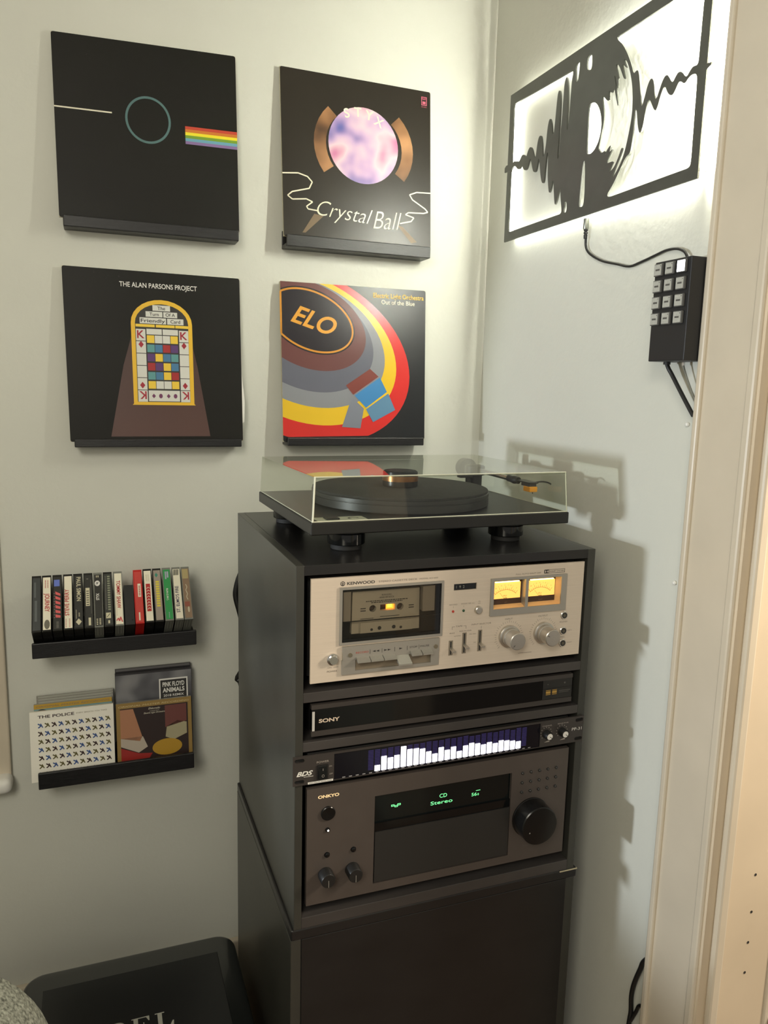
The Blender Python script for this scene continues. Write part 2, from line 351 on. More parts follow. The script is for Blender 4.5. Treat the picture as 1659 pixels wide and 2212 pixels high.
# 3 - black cover with an arched stained-glass panel
ledge(-0.2845, 0.0222, 0.1185, 0.1335, 0.036, 'the black cover with the arched panel')
t, f = album('black album cover with a yellow arched stained-glass panel, lower left', ((-0.2954, -0.012, 0.4443), (0.0242, -0.012, 0.4429), (-0.2915, -0.034, 0.132), (0.0261, -0.034, 0.1337)), 0.005, M_SLEEVE)
def beam_mat():
    m = bpy.data.materials.new('beam_print'); m.use_nodes = True; nt = m.node_tree; b = nt.nodes['Principled BSDF']; b.inputs['Roughness'].default_value = 0.35
    tc = nt.nodes.new('ShaderNodeTexCoord'); sx = nt.nodes.new('ShaderNodeSeparateXYZ'); nt.links.new(tc.outputs['Object'], sx.inputs[0])
    cr = nt.nodes.new('ShaderNodeValToRGB'); el = cr.color_ramp.elements
    el[0].position = 0.0; el[0].color = S(88, 62, 56); el[1].position = 0.26; el[1].color = S(60, 40, 34)
    nt.links.new(sx.outputs['Z'], cr.inputs[0]); nt.links.new(cr.outputs[0], b.inputs['Base Color']); return m
MB().flat(f, [(0.225, 0.03), (0.80, 0.03), (0.735, 0.45), (0.70, 0.62), (0.36, 0.62), (0.31, 0.45)], E1).build('beam_print', beam_mat(), t)
MB().text(f, 'The Alan Parsons Project', 0.50, 0.925, 0.026, width=0.0, wd=E1) if False else None
mb = MB(); mb.text(f, 'THE ALAN PARSONS PROJECT', 0.525, 0.906, 0.028, width=0.44, wd=E1, bold=0.008)
for ch, a in (('T', 0.311), ('A', 0.388), ('P', 0.485), ('P', 0.630)): pass
mb.build('band_lettering', M_WHITE, t)
def arch(cx, hw, b0, bs, top, n=14): return [(cx-hw, b0), (cx+hw, b0)]+[(cx+hw*math.cos(math.pi*k/n), bs+(top-bs)*math.sin(math.pi*k/n)) for k in range(n+1)]
MB().flat(f, arch(0.535, 0.175, 0.225, 0.70, 0.84), 2*E1).build('yellow_border', flat('pane_yellow', 232, 186, 44), t)
MB().flat(f, arch(0.535, 0.152, 0.235, 0.70, 0.815), 3*E1).build('leading', M_INK, t)
yel, wht, red, blu, pur, tea = [flat(n, *c) for n, c in (('pane_yellow2', (236, 200, 60)), ('pane_white', (214, 214, 206)), ('pane_red', (160, 34, 34)), ('pane_blue', (66, 120, 160)), ('pane_purple', (86, 50, 110)), ('pane_teal', (90, 150, 150)))]
W4 = 4*E1
def pane(m, *r): MB().rect(f, *r, W4).build('pane', m, t)
pane(wht, 0.485, 0.585, 0.775, 0.808); pane(wht, 0.445, 0.540, 0.738, 0.770); pane(wht, 0.545, 0.625, 0.738, 0.770)
pane(wht, 0.410, 0.560, 0.698, 0.733); pane(wht, 0.566, 0.66, 0.698, 0.733)
for a in (0.386, 0.500, 0.612): pane(yel, a, a+0.075 if a > .6 else a+0.108, 0.678, 0.694)
for i in range(6):
    z0 = 0.597-0.072*i
    pane(wht, 0.386, 0.440, z0, z0+0.068); pane(wht, 0.632, 0.686, z0, z0+0.068)
pane(wht, 0.446, 0.533, 0.635, 0.668); pane(wht, 0.538, 0.626, 0.635, 0.668); pane(wht, 0.446, 0.626, 0.24, 0.305)
# plain coloured panes fill the middle of the panel
cols = [yel, wht, wht, yel, tea, blu, red, pur, pur, yel, blu, tea, red, pur, yel, blu, tea, blu, yel, red, yel, wht, wht, yel]
for i in range(24):
    r, c = divmod(i, 4); pane(cols[i], 0.447+0.045*c, 0.489+0.045*c, 0.585-0.054*r, 0.630-0.054*r)
mb = MB(); mb.text(f, 'The', 0.535, 0.781, 0.020, wd=5*E1, bold=0.012); mb.text(f, 'Turn', 0.493, 0.745, 0.019, wd=5*E1, bold=0.012); mb.text(f, 'Of A', 0.585, 0.745, 0.019, wd=5*E1, bold=0.012)
mb.text(f, 'Friendly', 0.485, 0.706, 0.020, wd=5*E1, bold=0.012, width=0.138); mb.text(f, 'Card', 0.613, 0.706, 0.020, wd=5*E1, bold=0.012); mb.build('title_lettering', M_INK, t)
cr_ = flat('card_red', 160, 30, 48)
for a, b, r in ((0.413, 0.612, 0), (0.659, 0.612, 0), (0.413, 0.298, math.pi), (0.659, 0.298, math.pi)): MB().text(f, 'K', a, b, 0.045, wd=5*E1, rot=r, bold=0.02).build('card_letter', cr_, t)
for a, b in ((0.413, 0.575), (0.659, 0.575), (0.413, 0.335), (0.659, 0.335)): MB().ring(f, a, b, 0.015, 0.020, 0.98, 5*E1, 4).build('card_diamond', cr_, t)
for i, c in enumerate((0.475, 0.515, 0.56, 0.60)): MB().ring(f, c, 0.272, 0.011, 0.014, 0.98, 5*E1, 4 if i % 2 == 0 else 9).build('suit_mark', flat('suit_purple', 110, 50, 90), t)
mb = MB(); mb.flat(f, [(0.352, 0.218), (0.718, 0.218), (0.70, 0.236), (0.37, 0.236)], 5*E1); mb.build('yellow_sill', flat('pane_yellow', 232, 186, 44), t)
# white inner sleeve poking out at the right edge
MB().flat(f, [(0.99, 0.55), (1.018, 0.25), (1.012, 0.12), (0.99, 0.10)], -0.002).build('inner_sleeve', M_WHITE, t)
# 4 - dark cover with concentric coloured rings
ledge(0.1135, 0.4106, 0.1205, 0.1370, 0.042, 'the cover with coloured rings')
t, f = album('dark album cover with grey, yellow and red rings, lower right', ((0.1041, -0.016, 0.4438), (0.4170, -0.016, 0.4447), (0.1062, -0.040, 0.1321), (0.4150, -0.040, 0.137)), 0.009, worn_black('glossy_dark_sleeve', (0.010, 0.011, 0.013, 1)))
def ringpoly(cx, cy, ra, rb, tilt=-0.36, n=72):
    """ellipse clipped to the square cover"""
    P = []
    for k in range(n):
        a = 2*math.pi*k/n; x, y = ra*math.cos(a), rb*math.sin(a)
        P.append((cx+x*math.cos(tilt)-y*math.sin(tilt), cy+x*math.sin(tilt)+y*math.cos(tilt)))
    for ax, lim, sg in ((0, 0.0, 1), (0, 1.0, -1), (1, 0.03, 1), (1, 1.0, -1)):
        Q = []
        for i in range(len(P)):
            p, q = P[i-1], P[i]; ip, iq = (p[ax]-lim)*sg >= 0, (q[ax]-lim)*sg >= 0
            if ip != iq:
                s_ = (lim-p[ax])/(q[ax]-p[ax]); Q.append((p[0]+(q[0]-p[0])*s_, p[1]+(q[1]-p[1])*s_))
            if iq: Q.append(q)
        P = Q
    return P
rings4 = [((.15, .55, .76, .53), (206, 44, 40), 'red_band'), ((.155, .585, .655, .455), (226, 186, 40), 'yellow_band'), ((.16, .625, .565, .385), (134, 136, 142), 'grey_band'), ((.165, .66, .475, .325), (98, 100, 112), 'slate_band'), ((.185, .735, .40, .265), (104, 64, 62), 'brown_band'), ((.20, .765, .305, .195), (30, 26, 34), 'dark_centre')]
for i, (e, c, n) in enumerate(rings4): MB().flat(f, ringpoly(*e), (i+1)*E1).build(n, flat('ring_'+n, *c, 0.25), t)
mb = MB(); P = ringpoly(0.20, 0.765, 0.29, 0.18); mb.stroke(f, P+P[:1], 0.012, 8*E1); mb.build('gold_oval', flat('oval_gold', 206, 140, 40, 0.3), t)
for q, c, n in (([(0.43, 0.36), (0.60, 0.47), (0.66, 0.42), (0.48, 0.30)], (120, 56, 48), 'brown_block'), ([(0.49, 0.295), (0.67, 0.415), (0.72, 0.32), (0.57, 0.215)], (60, 128, 182), 'blue_block'), ([(0.57, 0.205), (0.73, 0.31), (0.78, 0.20), (0.62, 0.12)], (90, 130, 160), 'slate_block'), ([(0.47, 0.285), (0.555, 0.21), (0.53, 0.08), (0.40, 0.09)], (120, 124, 136), 'grey_block')):
    MB().flat(f, q, 9*E1).build(n, flat('p4_'+n, *c, 0.3), t)
mb = MB(); mb.text(f, 'ELO', 0.205, 0.715, 0.11, width=0.30, wd=9*E1, shear=0.3, bold=0.02, rot=-0.30); mb.build('emblem_lettering', flat('emblem_gold', 222, 158, 50, 0.3), t)
mb = MB(); mb.text(f, 'Electric Light Orchestra', 0.985, 0.935, 0.030, width=0.36, wd=7*E1, align='R', bold=0.01); mb.build('band_lettering', flat('lettering_yellow', 236, 190, 70), t)
mb = MB(); mb.text(f, 'Out of the Blue', 0.92, 0.895, 0.028, width=0.24, wd=7*E1, align='R', bold=0.01); mb.build('title_lettering', M_CREAM, t)

# ------------------------------------------------------------------ cassettes on their shelf
sh = thing('cassette_shelf', 'black wall shelf holding a row of cassettes', 'shelf', (-0.223, 0, -0.262))
MB().box(-0.369, -0.0768, -0.088, 0, -0.262, -0.2455, 0.001).build('shelf_board', M_LEDGE, sh)
MB().box(-0.369, -0.0768, -0.095, -0.088, -0.262, -0.233, 0.0015).build('front_lip', M_LEDGE, sh)
MB().box(-0.369, -0.0768, -0.004, 0, -0.2455, -0.215, 0.001).build('back_rail', M_LEDGE, sh)
TH = math.radians(38); UY, UZ = math.sin(TH), math.cos(TH)
def case_surface(x0, dv=0.0):
    yt, zt = -0.060, -0.1155+dv
    def f(u, v, wd=0.0):       # u right 0..17 mm, v up the spine 0..109 mm, wd outward from the spine
        yy = yt-(109-v)/1000*UY; zz = zt-(109-v)/1000*UZ
        return Vector((x0+u/1000, yy-wd/1000*UZ, zz+wd/1000*UY))
    return f
M_CLEAR = mat('clear_case', S(120, 122, 114), 0.12, spec=0.7)
M_CASEB = mat('black_case', S(24, 25, 24), 0.18)
M_PALE = mat('case_pale', S(176, 176, 164), 0.2)
def bars(mb, f, u, v0, v1, wid, n, wd=0.5, h=0.55):
    """row of small unreadable marks running up a spine"""
    for k in range(n):
        a = v0+(v1-v0)*k/n; mb.rect(f, u-wid/2, u+wid/2, a, a+(v1-v0)/n*h, wd)
    return mb
def cassette(x0, label, case_m, card, draws, wide=15.6, glints=False, dv=0.0, empty=False):
    f = case_surface(x0, dv); o = f(wide/2, 0, -69)
    t = thing('cassette', label, 'cassette', tuple(o), 'cassettes on the wall shelf')
    MB().slab(f, 0, wide, 0, 109, -69, 0).build('case', case_m, t)
    mb = MB(); mb.frame(f, 0.2, wide-0.2, 0.5, 108.5, 0.8, -0.2, 0.25); mb.build('lid_rim', M_CASEB if case_m is M_CASEB else case_m, t)
    if card: MB().rect(f, 1.8, wide-1.2, 3.0, 105, 0.3).build('spine_card', card, t)
    if glints:
        mb = MB()
        g = lambda a, b, w_: f(a, 0, -b)+Vector((0, -w_/1000*UY, -w_/1000*UZ))
        for a in (0.7, 5.0, 10.3, 14.6): mb.rect(g, a, a+0.6, 4, 40, 0.3)  # pale strips imitate reflections in the clear case end
        mb.build('end_glints', M_PALE, t)
    for nm, m, fn in draws:
        mb = MB(); fn(mb, f); mb.build(nm, m, t)
    return t
UPR, DNR = math.pi/2, -math.pi/2
def tx(s, u, v, h, wdt, rot): return lambda mb, f: mb.text(f, s, u, v, h, width=wdt, wd=0.6, rot=rot, bold=0.015)
cd_w = flat('card_white', 238, 232, 210); cd_k = flat('card_black', 40, 40, 36); cd_g = flat('card_green', 44, 150, 78); cd_r = flat('card_red_', 196, 62, 54); cd_gy = flat('card_grey', 158, 146, 134); cd_br = flat('card_brown', 140, 116, 92)
ink_r = flat('spine_red', 176, 34, 34); ink_y = flat('spine_yellow', 222, 204, 66); ink_p = flat('spine_pink', 214, 96, 96); ink_b = flat('spine_blue', 100, 120, 200); ink_n = flat('spine_navy', 60, 56, 86); ink_c = flat('spine_cream', 206, 200, 170)
cx = [-0.3656, -0.3487, -0.3308, -0.3127, -0.2954, -0.2777, -0.2609, -0.2437, -0.2255]
cassette(cx[0], 'plain dark grey cassette case, leftmost on the shelf', M_CASEB, flat('card_slate', 58, 62, 62), [('tape_marks', flat('slate_pale', 92, 98, 98), lambda mb, f: (mb.rect(f, 5, 9, 20, 60, 0.5), mb.rect(f, 4, 7, 66, 96, 0.5)))])
cassette(cx[1], 'white cassette spine with red lettering over a grey oval, second from the left', M_CASEB, cd_w, [('lettering', ink_r, lambda mb, f: mb.text(f, 'JOURNEY', 5.2, 55, 7.5, width=36, wd=0.6, rot=DNR, bold=0.02)), ('emblem', flat('emblem_grey', 110, 106, 92), lambda mb, f: mb.disc(f, 8.5, 13, 4.6, 9, 0.5)), ('small_print', ink_r, lambda mb, f: (bars(mb, f, 6, 84, 100, 1.8, 8), bars(mb, f, 10, 84, 100, 1.6, 8)))])
cassette(cx[2], 'black cassette spine with slanted red lettering and a blue crest', M_CASEB, cd_k, [('crest', ink_b, lambda mb, f: mb.rect(f, 2.5, 12, 86, 99, 0.5)), ('slanted_lettering', ink_p, lambda mb, f: [mb.flat(f, [(4.5, 76-9*k), (13, 71-8.5*k), (13, 66.5-8.5*k), (5, 70-9*k)], 0.5) for k in range(6)]), ('small_print', flat('spine_dim', 110, 108, 100), lambda mb, f: (bars(mb, f, 2.8, 24, 76, 1.6, 10, h=0.4), bars(mb, f, 8, 5, 18, 4, 6)))])
cassette(cx[3], 'white cassette spine with red lettering, fourth from the left', M_CASEB, cd_w, [('lettering', ink_r, lambda mb, f: mb.text(f, 'STEVE PERRY', 9.2, 53, 7.0, width=52, wd=0.6, rot=UPR, bold=0.02)), ('small_print', flat('print_pink', 190, 120, 110), lambda mb, f: (bars(mb, f, 4, 5, 22, 2, 8), bars(mb, f, 10, 5, 22, 2, 8)))])
cassette(cx[4], 'black cassette spine with long cream lettering above a small cream diamond', M_CASEB, cd_k, [('lettering', ink_c, lambda mb, f: mb.text(f, 'PAUL SIMON', 5.5, 78, 7.0, width=48, wd=0.6, rot=DNR, bold=0.02)), ('emblem', ink_c, lambda mb, f: (mb.ring(f, 8, 13.5, 5, 6.5, 0.98, 0.5, 4), bars(mb, f, 9, 24, 32, 2, 3), bars(mb, f, 4, 20, 38, 1.2, 9)))])
cassette(cx[5], 'black cassette spine with a cream title block above its middle', M_CASEB, cd_k, [('title_block', ink_c, lambda mb, f: (mb.rect(f, 3, 10, 43, 79, 0.5), mb.rect(f, 7, 11, 5, 20, 0.5))), ('block_marks', M_INK, lambda mb, f: bars(mb, f, 6.5, 45, 76, 4.5, 7, 0.7, 0.35)), ('small_print', flat('spine_dim', 110, 108, 100), lambda mb, f: (bars(mb, f, 12.2, 28, 96, 1.0, 26), bars(mb, f, 6.5, 96, 100, 3, 1)))])
cassette(cx[6], 'black cassette spine with short white lettering below a white round badge', M_CLEAR, cd_k, [('lettering', M_WHITE, lambda mb, f: mb.text(f, 'STYX', 9.4, 60, 5, width=13.5, wd=0.6, rot=UPR, bold=0.03)), ('round_badge', M_WHITE, lambda mb, f: mb.disc(f, 7, 87, 4.6, 5.6, 0.5)), ('badge_marks', M_INK, lambda mb, f: mb.stroke(f, [(5, 85), (6.5, 90), (7, 85), (9, 90)], 0.8, 0.7)), ('small_print', ink_c, lambda mb, f: (mb.rect(f, 5, 6.5, 99, 103, 0.5), mb.rect(f, 8, 9.5, 99, 103, 0.5), bars(mb, f, 10, 5, 18, 3, 6), bars(mb, f, 5, 5, 18, 2.5, 4)))], glints=True)
cassette(cx[7], 'dark cassette spine with tall grey-green lettering and a square cream emblem', M_CASEB, flat('card_charcoal', 52, 54, 50), [('tall_print', flat('spine_sage', 140, 146, 122), lambda mb, f: bars(mb, f, 9.5, 32, 103, 4.6, 15, 0.5, 0.6)), ('small_print', flat('spine_dim', 110, 108, 100), lambda mb, f: bars(mb, f, 4.0, 34, 102, 1.8, 22)), ('square_emblem', ink_c, lambda mb, f: (mb.rect(f, 3, 11.5, 16, 27, 0.5), mb.rect(f, 6.5, 9.5, 6, 12, 0.5))), ('emblem_slash', M_INK, lambda mb, f: mb.stroke(f, [(4.5, 18), (10, 25)], 1.0, 0.7))])
cassette(cx[8], 'cream cassette spine with red lettering, just left of the black block', M_CLEAR, cd_w, [('lettering', ink_r, lambda mb, f: mb.text(f, 'TOMMY SHAW', 5.0, 62, 6.5, width=56, wd=0.6, rot=DNR, bold=0.02)), ('red_flourish', ink_p, lambda mb, f: mb.stroke(f, [(3, 10), (6, 15), (8, 9), (10, 17), (12, 10), (13, 7)], 2.2, 0.5)), ('small_print', flat('print_tan', 190, 176, 150), lambda mb, f: bars(mb, f, 4, 20, 60, 1.2, 20))], glints=True)
bk = thing('bookend', 'short black block standing between the cassettes', 'bookend', (-0.1995, -0.09, -0.2455))
f = case_surface(-0.2080)
MB().slab(f, 0, 17, 0, 79, -60, 1.5).build('block', M_BLACK, bk)
MB().disc(f, 13, 9, 1.6, 1.6, 1.7).build('screw_recess', M_DARKIN, bk)
cx2 = [-0.1898, -0.1722, -0.1547, -0.1368, -0.1185, -0.1016]
M_CASER = mat('red_case', S(190, 34, 30), 0.2)
cassette(cx2[0], 'red cassette in a red case, next to the black block', M_CASER, cd_r, [('white_box', M_CREAM, lambda mb, f: mb.rect(f, 7, 12.5, 53, 80, 0.5)), ('white_strip', M_CREAM, lambda mb, f: mb.rect(f, 6.5, 9, 6, 22, 0.5)), ('box_marks', ink_r, lambda mb, f: bars(mb, f, 10, 56, 77, 2.5, 6, 0.7))], dv=0.001)
cassette(cx2[1], 'white cassette spine with a tall red block of white letters', M_CASEB, cd_w, [('red_block', ink_r, lambda mb, f: mb.rect(f, 4.2, 12, 22, 78, 0.5)), ('block_letters', M_CREAM, lambda mb, f: [mb.stroke(f, [(5.5, 26+6*k), (8, 29+6*k), (10.8, 26.5+6*k)], 1.0, 0.7) for k in range(8)]), ('small_print', flat('print_tan', 190, 176, 150), lambda mb, f: (bars(mb, f, 6, 84, 98, 2, 8), bars(mb, f, 9.5, 84, 98, 1.5, 8)))], dv=0.0017)
cassette(cx2[2], 'grey cassette spine with yellow lettering', M_CASEB, cd_gy, [('yellow_letters', ink_y, lambda mb, f: bars(mb, f, 8, 30, 84, 6.5, 11, 0.5, 0.72)), ('green_mark', flat('spine_teal', 60, 140, 120), lambda mb, f: mb.ring(f, 7, 95, 3, 5, 0.98, 0.5, 4))], dv=0.0017)
cassette(cx2[3], 'green cassette spine with small white lettering', M_CLEAR, cd_g, [('lettering', M_WHITE, lambda mb, f: mb.text(f, 'RUN-D.M.C.', 5.6, 53, 3.4, width=25, wd=0.6, rot=DNR, bold=0.02)), ('corner_print', flat('spine_lilac', 170, 170, 190), lambda mb, f: (mb.rect(f, 5, 7.5, 85, 101, 0.5), mb.rect(f, 8.5, 11.5, 88, 101, 0.5), bars(mb, f, 8, 6, 18, 1.5, 6)))], glints=True, dv=0.002)
cassette(cx2[4], 'white cassette spine with navy lettering, second from the right', M_CLEAR, cd_w, [('lettering', ink_n, lambda mb, f: mb.text(f, "ST. ELMO'S FIRE", 9.6, 42, 6.0, width=54, wd=0.6, rot=UPR, bold=0.02)), ('dark_picture', flat('pic_dark', 70, 70, 60), lambda mb, f: [mb.stroke(f, [(3+2*k, 92), (4+2*k, 104)], 1.4, 0.5) for k in range(5)])], glints=True, dv=0.002)
cassette(cx2[5], 'brown and tan cassette spine, rightmost on the shelf', M_CLEAR, cd_br, [('tan_patch', flat('pic_tan', 176, 160, 112), lambda mb, f: mb.rect(f, 2, 13, 84, 104, 0.5)), ('script_marks', flat('pic_cream', 196, 186, 160), lambda mb, f: (mb.stroke(f, [(7, 72), (9, 66), (6.5, 60), (9, 52), (7, 46), (9, 40)], 1.6, 0.5), mb.disc(f, 9, 20, 1.8, 6, 0.5))), ('red_patch', flat('pic_rust', 146, 84, 66), lambda mb, f: mb.rect(f, 2.5, 12, 26, 36, 0.45))], glints=True, dv=0.0018, wide=15.6)

# ------------------------------------------------------------------ compact discs on their shelf
sh = thing('disc_shelf', 'black wall shelf holding compact discs, below the cassettes', 'shelf', (-0.226, 0, -0.524))
MB().box(-0.3700, -0.0833, -0.076, 0, -0.524, -0.514, 0.001).build('shelf_board', M_LEDGE, sh)
MB().box(-0.3700, -0.0833, -0.083, -0.076, -0.524, -0.4915, 0.0015).build('front_lip', M_LEDGE, sh)
MB().box(-0.3700, -0.0833, -0.004, 0, -0.514, -0.485, 0.001).build('back_rail', M_LEDGE, sh)
def disc_case(label, x0, x1, yt, zt, yb, zb, thick, side_m, name='disc_case', cat='compact disc'):
    TL, BL = Vector((x0, yt, zt)), Vector((x0, yb, zb)); n = Vector((0, -(zt-zb), (yt-yb))).normalized(); n = n if n.y < 0 else -n
    def f(u, v, wd=0.0): return BL+(TL-BL)*v+Vector((x1-x0, 0, 0))*u+n*wd/1000
    t = thing(name, label, cat, tuple(f(.5, 0, -thick)), 'compact discs on the wall shelf')
    MB().slab(f, 0, 1, 0, 1, -thick, 0).build('case', side_m, t)
    return t, f
M_JEWEL = mat('jewel_case', S(150, 148, 138), 0.08, spec=0.7)
for k in range(3):
    t, f = disc_case(('clear disc case at the back of the left stack, against the wall', 'clear disc case in the middle of the three behind the gold one', 'clear disc case just behind the gold-banded one')[k], -0.372+0.001*k, -0.2312-0.0006*k, -0.0095-0.0085*k, -0.3665-0.002*k, -0.0300-0.0085*k, -0.512, 5, M_JEWEL)
    MB().rect(f, 0.02, 0.98, 0.02, 0.955, 0.3).build('front_card', flat('jewel_card', 96, 94, 96), t)
    MB().rect(f, 0.02, 0.98, 0.965, 0.99, 0.3).build('case_rim', M_PALE, t)
t, f = disc_case('disc case with a gold lettered band, just behind the white card sleeve', -0.3752, -0.2348, -0.0370, -0.3720, -0.0580, -0.512, 6, M_JEWEL)
MB().rect(f, 0.0, 1.0, 0.0, 0.94, 0.4).build('blue_card', flat('cd_teal', 126, 158, 158), t)
MB().rect(f, 0.0, 1.0, 0.935, 0.995, 0.6).build('gold_band', flat('cd_gold', 186, 148, 50, 0.3), t)
mb = MB(); mb.text(f, 'ORIGINAL MASTER RECORDING', 0.5, 0.953, 0.022, width=0.94, wd=0.9, shear=0.2); mb.build('lettering', M_INKG, t)
MB().disc(f, 0.10, 0.84, 0.09, 0.09, 0.7).build('dark_disc', flat('cd_olive', 70, 66, 54), t)
t, f = disc_case('white card disc sleeve printed with rows of small coloured marks', -0.3822, -0.2328, -0.0535, -0.3805, -0.0720, -0.513, 7, flat('sleeve_white', 242, 239, 226))
mb = MB(); mb.text(f, 'THE POLICE', 0.095, 0.905, 0.040, width=0.43, wd=0.5, align='L', bold=0.02); mb.build('lettering', flat('police_ink', 60, 44, 44), t)
mb = MB(); mb.text(f, 'EVERY BREATH YOU TAKE', 0.55, 0.917, 0.018, width=0.37, wd=0.5, align='L'); mb.build('small_lettering', flat('police_grey', 150, 142, 124), t)
mk = [MB(), MB(), MB()]
for r in range(7):
    for c in range(11):
        a, b = 0.12+0.0805*c, 0.80-0.116*r; m = mk[(c+r*2) % 3]
        m.stroke(f, [(a-0.025, b+0.03), (a+0.012, b), (a-0.022, b-0.03)], 0.016, 0.5); m.stroke(f, [(a+0.006, b+0.03), (a+0.03, b-0.028)], 0.013, 0.5)
for m, c in zip(mk, ((62, 92, 150), (104, 98, 56), (64, 46, 44))): m.build('printed_marks', flat('mark_%d' % c[0], *c), t)
t, f = disc_case('dark thick disc box at the back of the right stack', -0.2270, -0.0806, -0.0140, -0.3265, -0.0320, -0.513, 6, mat('dark_box', S(46, 44, 46), 0.3))
MB().rect(f, 0.01, 0.99, 0.975, 0.998, 0.4).build('box_rim', flat('rim_grey', 96, 94, 94), t)
t, f = disc_case('grey cloudy disc box with a black title square', -0.2277, -0.0803, -0.0280, -0.3320, -0.0460, -0.513, 10, mat('dark_box', S(46, 44, 46), 0.3))
cl = disc_print('cloud_print', ((0.30, (54, 54, 58)), (0.48, (92, 92, 96)), (0.6, (126, 126, 128)), (0.8, (150, 150, 148))), 0, 0)
MB().rect(f, 0.005, 0.995, 0.005, 0.985, 0.4).build('cloud_print', cl, t)
MB().rect(f, 0.565, 0.945, 0.62, 0.905, 0.6).build('title_border', M_WHITE, t)
MB().rect(f, 0.582, 0.928, 0.62, 0.888, 0.8).build('title_panel', M_INK, t)
mb = MB(); mb.text(f, 'PINK FLOYD', 0.755, 0.815, 0.048, width=0.29, wd=1.0, bold=0.03); mb.text(f, 'ANIMALS', 0.755, 0.750, 0.048, width=0.29, wd=1.0, bold=0.03); mb.text(f, '2018 REMIX', 0.755, 0.700, 0.026, width=0.27, wd=1.0, bold=0.01); mb.build('lettering', M_WHITE, t)
t, f = disc_case('gold-bordered disc case with a brown and yellow picture, in front on the right', -0.2280, -0.0840, -0.0475, -0.3855, -0.0645, -0.5105, 8, M_JEWEL)
MB().rect(f, 0.0, 1.0, 0.0, 1.0, 0.3).build('gold_border', flat('cd_gold2', 150, 122, 66, 0.3), t)
mb = MB(); mb.text(f, 'ORIGINAL MASTER RECORDING', 0.5, 0.935, 0.026, width=0.94, wd=0.7, shear=0.2); mb.build('border_lettering', flat('pale_gold', 208, 190, 140), t)
MB().rect(f, 0.05, 0.95, 0.0, 0.915, 0.5).build('picture_ground', flat('cd_dark', 44, 30, 28), t)
def soft(name, pts, c): MB().flat(f, pts, 0.7).build(name, flat('el_'+name, *c), t)
soft('tan_block', [(0.05, 0.45), (0.05, 0.90), (0.22, 0.90), (0.33, 0.45), (0.30, 0.38)], (176, 124, 92))
soft('pale_block', [(0.05, 0.45), (0.34, 0.45), (0.40, 0.28), (0.28, 0.20), (0.05, 0.32)], (184, 172, 156))
soft('red_block', [(0.05, 0.30), (0.28, 0.19), (0.46, 0.17), (0.40, 0.06), (0.05, 0.08)], (156, 40, 34))
soft('plum_block', [(0.64, 0.55), (0.64, 0.90), (0.93, 0.90), (0.93, 0.62)], (110, 62, 56))
soft('cream_block', [(0.64, 0.40), (0.66, 0.56), (0.80, 0.64), (0.93, 0.60), (0.93, 0.42), (0.75, 0.34)], (168, 160, 128))
MB().disc(f, 0.66, 0.24, 0.20, 0.13, 0.8).build('yellow_glow', flat('el_yellow', 180, 140, 40), t)
mb = MB(); mb.text(f, 'Eldorado', 0.50, 0.865, 0.030, wd=0.9, shear=0.3); mb.text(f, 'a symphony by the', 0.50, 0.835, 0.012, wd=0.9, shear=0.3); mb.text(f, 'Electric Light Orchestra', 0.50, 0.800, 0.024, width=0.28, wd=0.9, shear=0.3); mb.build('lettering', M_CREAM, t)

